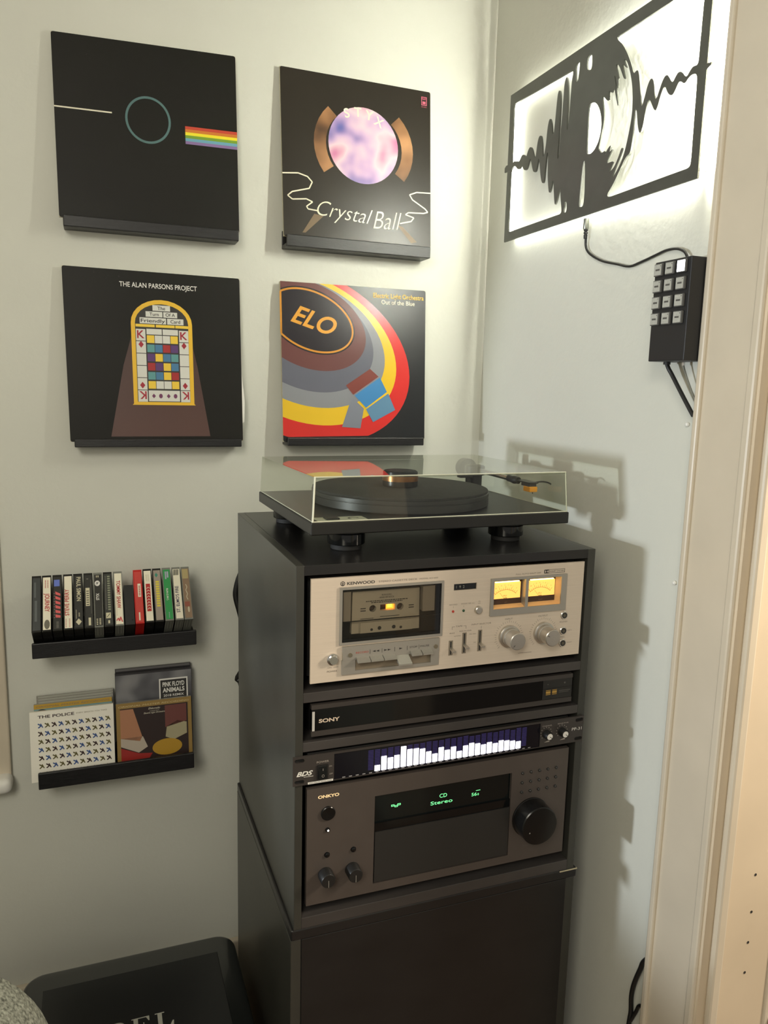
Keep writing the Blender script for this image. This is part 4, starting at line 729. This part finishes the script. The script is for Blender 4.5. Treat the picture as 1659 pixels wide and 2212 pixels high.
# ---- disc player
sp = thing('disc_player', 'slim gloss-black disc player with chrome strip under the cassette deck', 'disc player', (0.24, D, -0.257))
body(sp, 26, 452, -250, -203.5, 0.006)
foot_pair(sp, (60, 410), -257, -250)
MB().slab(F, 23.5, 455.3, -208.9, -202.4, -8, 0).build('top_strip', M_RACK, sp)
MB().slab(F, 23.5, 455.3, -249.3, -241.4, -8, 0).build('bottom_strip', M_RACK, sp)
MB().slab(F, 24, 400, -241, -209.2, -8, -0.6).build('front_window', M_BLACKG, sp)
MB().slab(F, 401, 455, -241, -209.2, -8, -0.6).build('control_panel', mat('player_panel', (0.012, 0.012, 0.012, 1), 0.3), sp)
MB().rect(F, 401, 455, -223.6, -222.9, -0.3).build('panel_groove', M_DARKIN, sp)
MB().slab(F, 24.6, 28.3, -240.8, -212, -0.6, 0.4).build('chrome_strip', mat('strip_white', S(190, 188, 184), 0.25), sp)
mb = MB(); mb.text(F, 'SONY', 50, -229.6, 5.4, width=31, wd=-0.2, bold=0.03)
for a in (36.5, 44, 50, 56.5): pass
mb.build('brand_lettering', mat('player_letters', S(214, 196, 176), 0.4), sp)
mb = MB()
for x in (407, 418.5): mb.rect(F, x, x+8.5, -233.6, -232.4, -.2); mb.rect(F, x, x+8.5, -231.4, -227.6, -.2); mb.rect(F, x, x+8.5, -226.6, -225.6, -.2)
mb.build('format_badges', flat('badge_gold', 176, 140, 66), sp)
mb = MB(); mb.rect(F, 431, 452, -229, -228, -.2); mb.rect(F, 431, 449, -231.5, -230.7, -.2); mb.disc(F, 410, -216.2, .9, .9, -.2, 10); mb.disc(F, 441, -216.1, 1.5, 1.5, -.2, 12); mb.build('panel_print', flat('print_dim', 92, 90, 86), sp)

# ---- spectrum analyser (rack unit)
an = thing('spectrum_analyzer', 'black rack unit with a glowing white spectrum bar display', 'spectrum analyzer', (0.238, D, -0.319))
GF = lambda u, v, wd: F(u, v, wd+4)
ear = lambda u, v: [(u-4+3.2*math.cos(k*math.pi/8)+(8 if math.cos(k*math.pi/8) > 0 else 0), v+3.0*math.sin(k*math.pi/8)) for k in range(16)]
plate(R(-3.6, 479, -319, -275.3), [ear(6, -281.5), ear(6, -313.5), ear(471, -281.5), ear(471, -313.5), R(57, 399, -318, -278.2)], 3, lambda u, v, wd: F(u, v, wd+0.6)).build('faceplate', M_RACK, an)
body(an, 20, 456, -318, -276.5, 0.006, 0.2)
for v in (-281.5, -313.5):
    for u in (6, 471): MB().slab(F, u-9, u+9, v-4, v+4, 0.1, 0.4).build('slot_shadow', M_DARKIN, an)
MB().slab(F, 57, 399, -318, -278.2, 0.4, 1.6).build('display_panel', mat('display_black', (0.006, 0.006, 0.010, 1), 0.12), an)
tops = [-307.8, -294.9, -298.5, -296.2, -283.7, -289.6, -289.8, -291.7, -297.5, -302.4, -293.6, -299.2, -295.4, -303.9, -296.3, -293.5, -295.6, -298.7, -296.3, -299.3, -296.0, -297.5, -299.3, -301.6]
M_BAR = glow('bar_white', (0.88, 0.86, 1.0), 3.2)
M_DIM = mat('unlit_led_bloom', (0.020, 0.018, 0.050, 1), 0.5, emit=(0.10, 0.06, 0.45, 1), es=0.14)  # weak emission imitates bloom from the lit bars on unlit segments
mk_ = MB()
for i in range(31):
    x0 = 67.5+10.28*i; mk_.rect(F, x0+2.6, x0+7.2, -317.6, -316.4, 1.9)
    um = MB(); zt = -315.2
    if 5 <= i < 29:
        xm = x0+5; bt = -316.2+(xm-128)*0.0134; h = (tops[i-5]-bt)*1.0
        MB().slab(F, x0+0.9, x0+9.1, -315.2, -315.2+h, 1.6, 2.5).build('lit_bar', M_BAR, an); zt = -315.2+h+1.0
    else: zt = -312.5
    if 4 <= i < 30:
        while zt+1.3 < -281.0: um.slab(F, x0+0.9, x0+9.1, zt, zt+1.2, 1.6, 1.85); zt += 2.25
        um.build('unlit_segments', M_DIM, an, kind='stuff')
    else: um.bm.free()
mk_.build('band_marks', flat('mark_grey', 170, 168, 170), an)
mb = MB(); mb.text(F, 'POWER', 40, -288.6, 3.0, width=18, wd=3.9); mb.text(F, 'ON', 51.5, -296.6, 2.0, wd=3.9); mb.text(F, 'OFF', 52.5, -308.4, 2.0, wd=3.9); mb.text(F, 'CHANNEL', 411, -284.6, 2.0, width=18, wd=3.9); mb.text(F, 'SENSITIVE', 440, -284, 2.0, width=20, wd=3.9); mb.build('control_lettering', flat('print_silver', 170, 162, 154), an)
mb = MB(); mb.text(F, 'BDS', 13.5, -304.5, 6.6, width=24, wd=3.9, shear=0.35, bold=0.03); mb.rect(F, 12, 26, -306.8, -306.2, 3.9); mb.text(F, 'PP-31', 466.8, -298.6, 5.0, width=18.5, wd=3.9); mb.build('brand_lettering', M_WHITE, an)
lb = MB().rect(F, 18.2, 55.6, -321.3+2.6, -316.9+1.4, 3.85).build('name_strip', M_WHITE, an)
mb = MB(); mb.text(F, 'SPECTRUM ANALYZER', 36.9, -318.0, 1.7, width=34, wd=4.0); mb.build('strip_lettering', M_INK, lb)
rk = MB().slab(F, 31.4, 47.8, -313.6, -291.6, 3.4, 5.0).build('rocker_frame', M_BLACK, an)
MB().rings([[F(33.4, -312, 4.9), F(45.9, -312, 4.9), F(45.9, -293, 4.9), F(33.4, -293, 4.9)], [F(33.8, -311.5, 7.6), F(45.5, -311.5, 7.6), F(45.5, -293.5, 5.6), F(33.8, -293.5, 5.6)]]).build('rocker', M_BLACKG, rk)
mb = MB(); mb.rect(F, 39.3, 39.9, -299.5, -296, 7.0); mb.ring(F, 39.6, -307, 1.9, 2.2, .22, 7.8, 18); mb.build('rocker_print', flat('print_silver', 170, 162, 154), rk)
for x, a in ((409.5, -45), (438.5, -45)):
    k = MB().lathe((x*mm, D-0.0036, -0.2972), (0, -1, 0), [(0.0070, 0), (0.0066, 0.010), (0.0060, 0.0112), (0, 0.0113)], 24).build('control_knob', M_BLACK, an, smooth=True)
    MB().disc(F, x, -297.2, 5.0, 5.0, 15.2).build('knob_cap', M_WHITE, k); MB().stroke(F, [(x, -297.2), (x+4.6, -301)], 0.9, 15.4).build('pointer', M_INK, k)
    mb = MB()
    for i in range(11): t_ = math.radians(225-270*i/10); mb.disc(F, x+10*math.cos(t_), -296+10*math.sin(t_), .7, .7, 3.9, 8)
    mb.flat(F, [(x-3, -311.4), (x+7, -311.4), (x+7, -308)], 3.9); mb.build('knob_scale', flat('print_silver', 170, 162, 154), k)

# ---- receiver
rc = thing('av_receiver', 'dark bronze receiver with large volume knob at the cabinet bottom', 'receiver', (0.237, D, -0.531))
body(rc, 21, 454, -511, -332, 0.008)
foot_pair(rc, (60, 410), -531, -511)
plate(R(18.2, 457, -513, -329), [R(122.2, 353.5, -499.8, -356.8)], 8, lambda u, v, wd: F(u, v, wd-8)).build('faceplate', M_ONK, rc)
MB().slab(F, 122.2, 353.5, -413.5, -356.8, -8, -5).build('display_glass', mat('display_glass', (0.004, 0.0065, 0.0068, 1), 0.10), rc)
MB().slab(F, 122.2, 353.5, -415.6, -402.5, -5, -2.2).build('display_sill', M_BLACKG, rc)
MB().slab(F, 124.0, 352.2, -498.2, -415.9, -7, -0.6).build('front_flap', mat('flap_face', (0.036, 0.036, 0.035, 1), 0.36, metal=0.3), rc)
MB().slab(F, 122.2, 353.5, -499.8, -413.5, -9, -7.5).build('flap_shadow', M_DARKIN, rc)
M_GRN = glow('display_green', (0.20, 1.0, 0.34), 1.5)
dz = 4.0; mb = MB()
mb.text(F, 'CD', 236.5, -380.5, 6.2, width=12.5, wd=-4.7); mb.text(F, 'Stereo', 234, -390.6, 5.8, width=37, wd=-4.7)
mb.build('source_lettering', M_GRN, rc); mb = MB(); mb.text(F, '56', 290, -387.6, 5.4, width=9, wd=-4.7); mb.text(F, '0', 297, -387.6, 3.6, wd=-4.7); mb.rect(F, 293, 300.5, -379.6, -378.8, -4.7)
mb.build('volume_digits', M_GRN, rc); mb = MB()
for u, v in ((153, -379.6), (158.5, -381.4), (163, -379.2)): mb.frame(F, u-2.6, u+2.6, v-1.4, v+1.4, .7, -4.8, -4.6)
mb.build('channel_icon', M_GRN, rc)
mb = MB(); mb.text(F, 'ONKYO', 50.5, -345.6, 4.4, width=32, wd=.25, bold=0.035); mb.build('brand_lettering', mat('onkyo_print_sheen', S(246, 222, 182), 0.4, emit=S(246, 200, 130), es=0.35), rc)  # slight emission imitates light reflected by the silver letters
mb = MB(); mb.lathe((0.0499, D, -0.3702), (0, -1, 0), [(0.0107, 0), (0.0107, 0.0022), (0.0098, 0.0030), (0, 0.0024)], 36); mb.build('power_button', mat('spun_black', (0.03, 0.03, 0.03, 1), 0.25, metal=0.8), rc, smooth=True)
def rbtn(x, z, r, m=None): return MB().lathe((x*mm, D, z*mm), (0, -1, 0), [(r*mm*1.25, -0.0002), (r*mm*1.2, 0.0003), (r*mm, 0.0004), (r*mm, 0.0020), (r*.7*mm, 0.0026)], 20).build('small_button', m or M_BLACKG, rc, smooth=True)
b = rbtn(49.6, -396.6, 3.0); MB().disc(F, 49.8, -396.6, 1.6, 1.7, 2.9).build('button_light', glow('button_glow', (1, 0.93, 0.85), 1.2), b)
rbtn(49.2, -436.4, 3.6); rbtn(89.9, -435.9, 3.6)
for x, z in ((47.0, -467.0), (88.6, -467.5)):
    k = MB().lathe((x*mm, D, z*mm), (0, -1, 0), [(0.0112, 0), (0.0108, 0.0175), (0.0100, 0.0187), (0, 0.0188)], 36).build('tone_knob', M_BLACK, rc, smooth=True)
    MB().rect(F, x-.35, x+.35, z-9.6, z+1.5, 19.0).build('pointer', flat('pointer_grey', 150, 146, 140), k)
for r in range(3):
    for c in range(5): rbtn(372.6+15.6*c, -360.3-16.2*r, 2.2, mat('grid_button', (0.03, 0.03, 0.03, 1), 0.3))
k = MB().lathe((0.3915, D, -0.4390), (0, -1, 0), [(0.0335, 0), (0.0335, 0.002), (0.0325, 0.0025), (0.0318, 0.0285), (0.0304, 0.0300), (0.0290, 0.0302), (0, 0.0300)], 64).build('volume_knob', mat('volume_black', (0.012, 0.012, 0.012, 1), 0.22, metal=0.4), rc, smooth=True)
MB().disc(F, 373, -447, 1.2, 1.2, 30.6, 10).build('pointer', flat('pointer_grey', 150, 146, 140), k)
mb = MB(); mb.text(F, 'MASTER VOLUME', 400, -489.5, 2.0, width=38, wd=.2); mb.text(F, 'STANDBY', 50, -352.5, 1.6, width=12, wd=.2) if False else None; mb.build('volume_lettering', flat('print_dim2', 92, 86, 80), rc)

# ------------------------------------------------------------------ turntable
TA = math.radians(1.2); TO = Vector((0.033, -0.528, 0.0))
tt = thing('turntable', 'black turntable under a clear lid on the hi-fi cabinet', 'turntable', tuple(TO), rz=TA)
TW, TD = 0.434, 0.335
def tb(mb, name, m, parent=tt, smooth=False, label=None): return mb.build(name, m, parent, smooth=smooth, raw=True, label=label)
M_PL = mat('plinth_black', (0.013, 0.013, 0.012, 1), 0.40, noise=0.15, nscale=12, stretch=(1, 8, 1))
tb(MB().box(0, TW, 0, TD, 0.0315, 0.0500, 0.0016), 'plinth', M_PL)
for x, y in ((0.070, 0.050), (0.347, 0.050), (0.045, 0.290), (0.380, 0.290)):
    ft = tb(MB().lathe((x, y, 0.0085), (0, 0, 1), [(0.0275, 0), (0.0285, 0.001), (0.0285, 0.0165), (0.0265, 0.018), (0.0265, 0.023)], 40), 'foot', M_BLACKG, smooth=True)
    tb(MB().lathe((x, y, 0), (0, 0, 1), [(0.0225, 0), (0.0235, 0.001), (0.0235, 0.0085)], 36), 'rubber_pad', M_RUB, ft, True)
tb(MB().lathe((0.045, 0.100, 0.018), (0, 0, 1), [(0.015, 0), (0.018, 0.004), (0.018, 0.0135)], 24), 'motor_cap', M_RUB, smooth=True)
pc = (0.205, 0.165)
tb(MB().cyl((*pc, 0.0500), (0, 0, 1), 0.06, 0.003, 32), 'sub_platter', M_BLACK)
tb(MB().lathe((*pc, 0.0520), (0, 0, 1), [(0.146, 0), (0.1500, 0.001), (0.1500, 0.0125), (0.1490, 0.013), (0.1490, 0.0140), (0.1500, 0.0145), (0.1500, 0.0198), (0.149, 0.0205)], 96), 'platter', mat('platter_black', (0.030, 0.030, 0.029, 1), 0.35), smooth=True)
tb(MB().lathe((*pc, 0.0726), (0, 0, 1), [(0.1485, 0), (0.1485, 0.0035), (0.1475, 0.004)], 96), 'mat', mat('felt_mat', (0.030, 0.030, 0.028, 1), 0.9, noise=0.3, nscale=150, bump=0.3, bscale=300), smooth=True)
# tone arm
pv = (0.400, 0.262)
ab = tb(MB().lathe((*pv, 0.0500), (0, 0, 1), [(0.024, 0), (0.024, 0.006), (0.014, 0.008), (0.014, 0.030), (0.019, 0.032), (0.019, 0.048), (0.016, 0.050)], 36), 'arm_base', M_BLACK, smooth=True)
tb(MB().cyl((0.372, 0.235, 0.050), (0, 0, 1), 0.0050, 0.030, 16), 'arm_rest_post', M_BLACK, ab)
tb(MB().box(0.352, 0.378, 0.228, 0.242, 0.080, 0.086, 0.001), 'arm_lifter', M_BLACK, ab)
arm = tb(MB().tube([(pv[0], pv[1]+0.03, 0.0915), (pv[0], pv[1], 0.0915), (0.399, 0.20, 0.0912), (0.397, 0.128, 0.0905)], 0.0045, sub=3), 'tone_arm', mat('arm_silver', (0.55, 0.54, 0.50, 1), 0.2, metal=1.0), smooth=True)
tb(MB().lathe((pv[0], pv[1]+0.026, 0.0915), (0, 1, 0), [(0.010, 0), (0.018, 0.001), (0.018, 0.020), (0.016, 0.022)], 32), 'counterweight', M_BLACK, arm, True)
hs = tb(MB().tube([(0.397, 0.132, 0.0905), (0.3985, 0.118, 0.0895), (0.4015, 0.106, 0.0890)], [0.0058, 0.0070, 0.0060], sub=3), 'headshell_collar', M_BLACK, arm, True)
tb(MB().box(0.3955, 0.4145, 0.064, 0.108, 0.0885, 0.0910, 0.0008), 'headshell', M_BLACK, arm)
tb(MB().tube([(0.413, 0.070, 0.0902), (0.418, 0.060, 0.0925), (0.424, 0.052, 0.0920), (0.428, 0.047, 0.0895)], 0.0013, 8), 'finger_lift', M_BLACK, arm, True)
ct = tb(MB().box(0.398, 0.412, 0.066, 0.092, 0.0830, 0.0884, 0.0008), 'cartridge_body', M_BLACK, arm)
tb(MB().box(0.3975, 0.4125, 0.063, 0.084, 0.0745, 0.0835, 0.0012), 'stylus_block', mat('stylus_yellow', S(240, 160, 10), 0.4), arm, label='orange-yellow stylus block')
tb(MB().cyl((0.405, 0.066, 0.0715), (0, 0, 1), 0.0008, 0.0035, 8), 'stylus', M_BLACK, arm)
# switch label in the front left corner of the plinth
tb(MB().box(0.013, 0.090, 0.012, 0.040, 0.0500, 0.0504), 'white_label', flat('label_white', 196, 198, 182))
tb(MB().box(0.028, 0.048, 0.015, 0.034, 0.0504, 0.0530, 0.0008), 'rocker_switch', M_BLACK)
PT = lambda u, v, wd: Vector((u, v, 0.0505+wd))
tb(MB().ring(PT, 0.072, 0.024, 0.009, 0.008, 0.35, 0.0, 24, 0, 15), 'label_mark', M_INK)
# clear lid: five panes that taper inwards, pale strips imitate light caught along the edges
lid = bpy.data.objects.new('dust_cover', None); C.objects.link(lid); lid.parent = tt; lid['org'] = (0, 0, 0)
zb, zt_ = 0.0502, 0.1135
B4 = [Vector(p) for p in ((0.002, 0.002, zb), (TW-0.002, 0.002, zb), (TW-0.002, TD-0.002, zb), (0.002, TD-0.002, zb))]
T4 = [Vector(p) for p in ((0.008, 0.013, zt_), (TW-0.001, 0.013, zt_), (TW-0.001, TD-0.004, zt_), (0.005, TD-0.004, zt_))]
ctr = sum(B4+T4, Vector())/8
M_ACR = clear('acrylic', (0.93, 0.94, 0.91), 0.015)
def pane3(q, name):
    n = (q[1]-q[0]).cross(q[3]-q[0]).normalized()
    if n.dot(q[0]-ctr) < 0: n = -n
    tb(MB().rings([[p for p in q], [p-n*0.003 for p in q]]), name, M_ACR, lid)
pane3([B4[0], B4[1], T4[1], T4[0]], 'front_pane'); pane3([B4[3], B4[0], T4[0], T4[3]], 'side_pane'); pane3([B4[1], B4[2], T4[2], T4[1]], 'side_pane')
pane3([B4[2], B4[3], T4[3], T4[2]], 'back_pane'); pane3(T4, 'top_pane')
M_GLINT = mat('acrylic_glint', S(232, 232, 214), 0.15)
for a, b, r in ((B4[0], B4[1], 0.0011), (T4[0], T4[1], 0.0011), (B4[0], T4[0], 0.0014), (B4[1], T4[1], 0.0008), (B4[2], T4[2], 0.0008), (B4[0], B4[3], 0.0006), (B4[1], B4[2], 0.0005)):
    inn = (ctr-(a+b)/2).normalized()*0.0015
    tb(MB().tube([a+inn, b+inn], r, 6), 'edge_glint', M_GLINT, lid)
# record clamp on the spindle
wc = TO+Matrix.Rotation(TA, 3, 'Z')@Vector((*pc, 0))
cl_ = thing('record_clamp', 'black and copper record weight on the turntable platter', 'record weight', (wc.x, wc.y, 0.0768))
MB().lathe((wc.x, wc.y, 0.0768), (0, 0, 1), [(0.028, 0), (0.030, 0.001), (0.030, 0.0100)], 48).build('weight_base', mat('weight_black', (0.02, 0.018, 0.016, 1), 0.25), cl_, smooth=True)
MB().lathe((wc.x, wc.y, 0.0868), (0, 0, 1), [(0.0305, 0), (0.0305, 0.009)], 48).build('copper_band', mat('copper', (0.40, 0.19, 0.08, 1), 0.28, metal=0.9), cl_, smooth=True)
MB().lathe((wc.x, wc.y, 0.0958), (0, 0, 1), [(0.0295, 0), (0.0295, 0.006), (0.027, 0.008), (0, 0.008)], 48).build('weight_cap', MATS['weight_black'], cl_, smooth=True)

# ------------------------------------------------------------------ subwoofer and armchair in the lower left corner
sb = thing('subwoofer', 'black subwoofer with rounded top and pale lettering on the floor', 'subwoofer', (-0.2155, -0.40, -1.10))
def rrect(x0, x1, y0, y1, r, z, n=8):
    P = []
    for cx_, cy_, a0 in ((x1-r, y0+r, -90), (x1-r, y1-r, 0), (x0+r, y1-r, 90), (x0+r, y0+r, 180)):
        for k_ in range(n+1): a = math.radians(a0+90*k_/n); P.append((cx_+r*math.cos(a), cy_+r*math.sin(a), z))
    return P
SX0, SX1, SY0, SY1, SZ = -0.398, -0.033, -0.600, -0.222, -0.800
mb = MB(); mb.rings([rrect(SX0, SX1, SY0, SY1, 0.035, -1.08), rrect(SX0, SX1, SY0, SY1, 0.035, SZ-0.006), rrect(SX0+0.002, SX1-0.002, SY0+0.002, SY1-0.002, 0.034, SZ-0.002), rrect(SX0+0.006, SX1-0.006, SY0+0.006, SY1-0.006, 0.031, SZ)])
mb.build('enclosure', mat('sub_black', (0.010, 0.012, 0.012, 1), 0.22, coat=0.3), sb, smooth=True)
MB().box(-0.365, -0.068, -0.57, -0.268, SZ-0.001, SZ+0.0012, 0.0008).build('top_panel', mat('sub_panel', (0.012, 0.013, 0.014, 1), 0.30), sb)
for x in (-0.36, -0.07):
    for y in (-0.56, -0.26): MB().cyl((x, y, -1.10), (0, 0, 1), 0.02, 0.022, 18).build('foot', M_RUB, sb)
TF = lambda u, v, wd: Vector((-0.2075+u*mm, -0.4150+v*mm, SZ+0.0012+wd*mm))
mb = MB()
def serif_bar(x, y0, y1, w_): mb.rect(TF, x-w_/2, x+w_/2, y0, y1, .3)
h = 34
def rel_E(x): mb.rect(TF, x+3, x+10, 0, h, .3); mb.rect(TF, x, x+28, h-2, h, .34); mb.rect(TF, x, x+29, 0, 2, .34); mb.flat(TF, [(x+28, h), (x+28, h-10), (x+26.5, h-10), (x+23, h-2)], .38); mb.flat(TF, [(x+29, 0), (x+30, 11), (x+28, 11), (x+24, 2)], .38); mb.rect(TF, x+9, x+19, h/2-.8, h/2+1, .34); mb.rect(TF, x+18, x+19.5, h/2-5, h/2+5, .38)
def rel_L(x): mb.rect(TF, x+4, x+11, 0, h, .3); mb.rect(TF, x, x+15, h-2, h, .34); mb.rect(TF, x, x+28, 0, 2, .34); mb.flat(TF, [(x+28, 0), (x+29, 12), (x+27, 12), (x+22, 2)], .38)
def rel_R(x):
    mb.rect(TF, x+4, x+11, 0, h, .3); mb.rect(TF, x, x+18, h-2, h, .34); mb.rect(TF, x, x+15, 0, 2, .34); mb.ring(TF, x+16, h-9, 11.5, 9, .5, .38, 28, 21, 36); mb.ring(TF, x+16, h-9, 11.5, 9, .5, .38, 28, -7, 7); mb.flat(TF, [(x+13, h/2), (x+19, h/2), (x+31, 0), (x+24, 0)], .42); mb.rect(TF, x+10, x+18, h/2-1, h/2+1, .34)
rel_R(-55); rel_E(-17); rel_L(20); mb.build('lettering', mat('rel_print', S(190, 190, 180), 0.35), sb)

ar = thing('armchair', 'grey tweed armchair corner at the lower left edge', 'armchair', (-0.91, -1.15, -1.10))
M_TW = mat('tweed', S(134, 138, 128), 0.95, spec=0.1, noise=0.75, nscale=260, bump=1.0, bscale=260)
def rbox(x0, x1, y0, y1, z0, z1, r, seg=6): return MB().box(x0, x1, y0, y1, z0, z1, r, seg)
def arm_pad(x0, x1):
    zt2, r2 = -0.368, 0.15; mb = MB(); rg = []
    for y, ins in ((-0.700, 0.030), (-0.706, 0.014), (-0.722, 0.003), (-0.745, 0.0), (-1.52, 0.0), (-1.55, 0.02)):
        P = [(x0+ins, y, -1.04), (x1-ins, y, -1.04)]
        for cx_, a0 in ((x1-r2, 0), (x0+r2, 90)):
            for k_ in range(13): a = math.radians(a0+7.5*k_); P.append((cx_+(r2-ins)*math.cos(a), y, zt2-r2+(r2-ins)*math.sin(a)))
        rg.append(P)
    mb.rings(rg); mb.build('armrest', M_TW, ar, smooth=True)
arm_pad(-0.68, -0.313); arm_pad(-1.50, -1.15)
rbox(-1.16, -0.67, -1.50, -0.78, -1.02, -0.66, 0.04, 4).build('seat', M_TW, ar, smooth=True)
for x in (-1.3, -0.5):
    for y in (-1.48, -0.83): MB().cyl((x, y, -1.10), (0, 0, 1), 0.02, 0.08, 14).build('leg', M_FLOOR, ar)
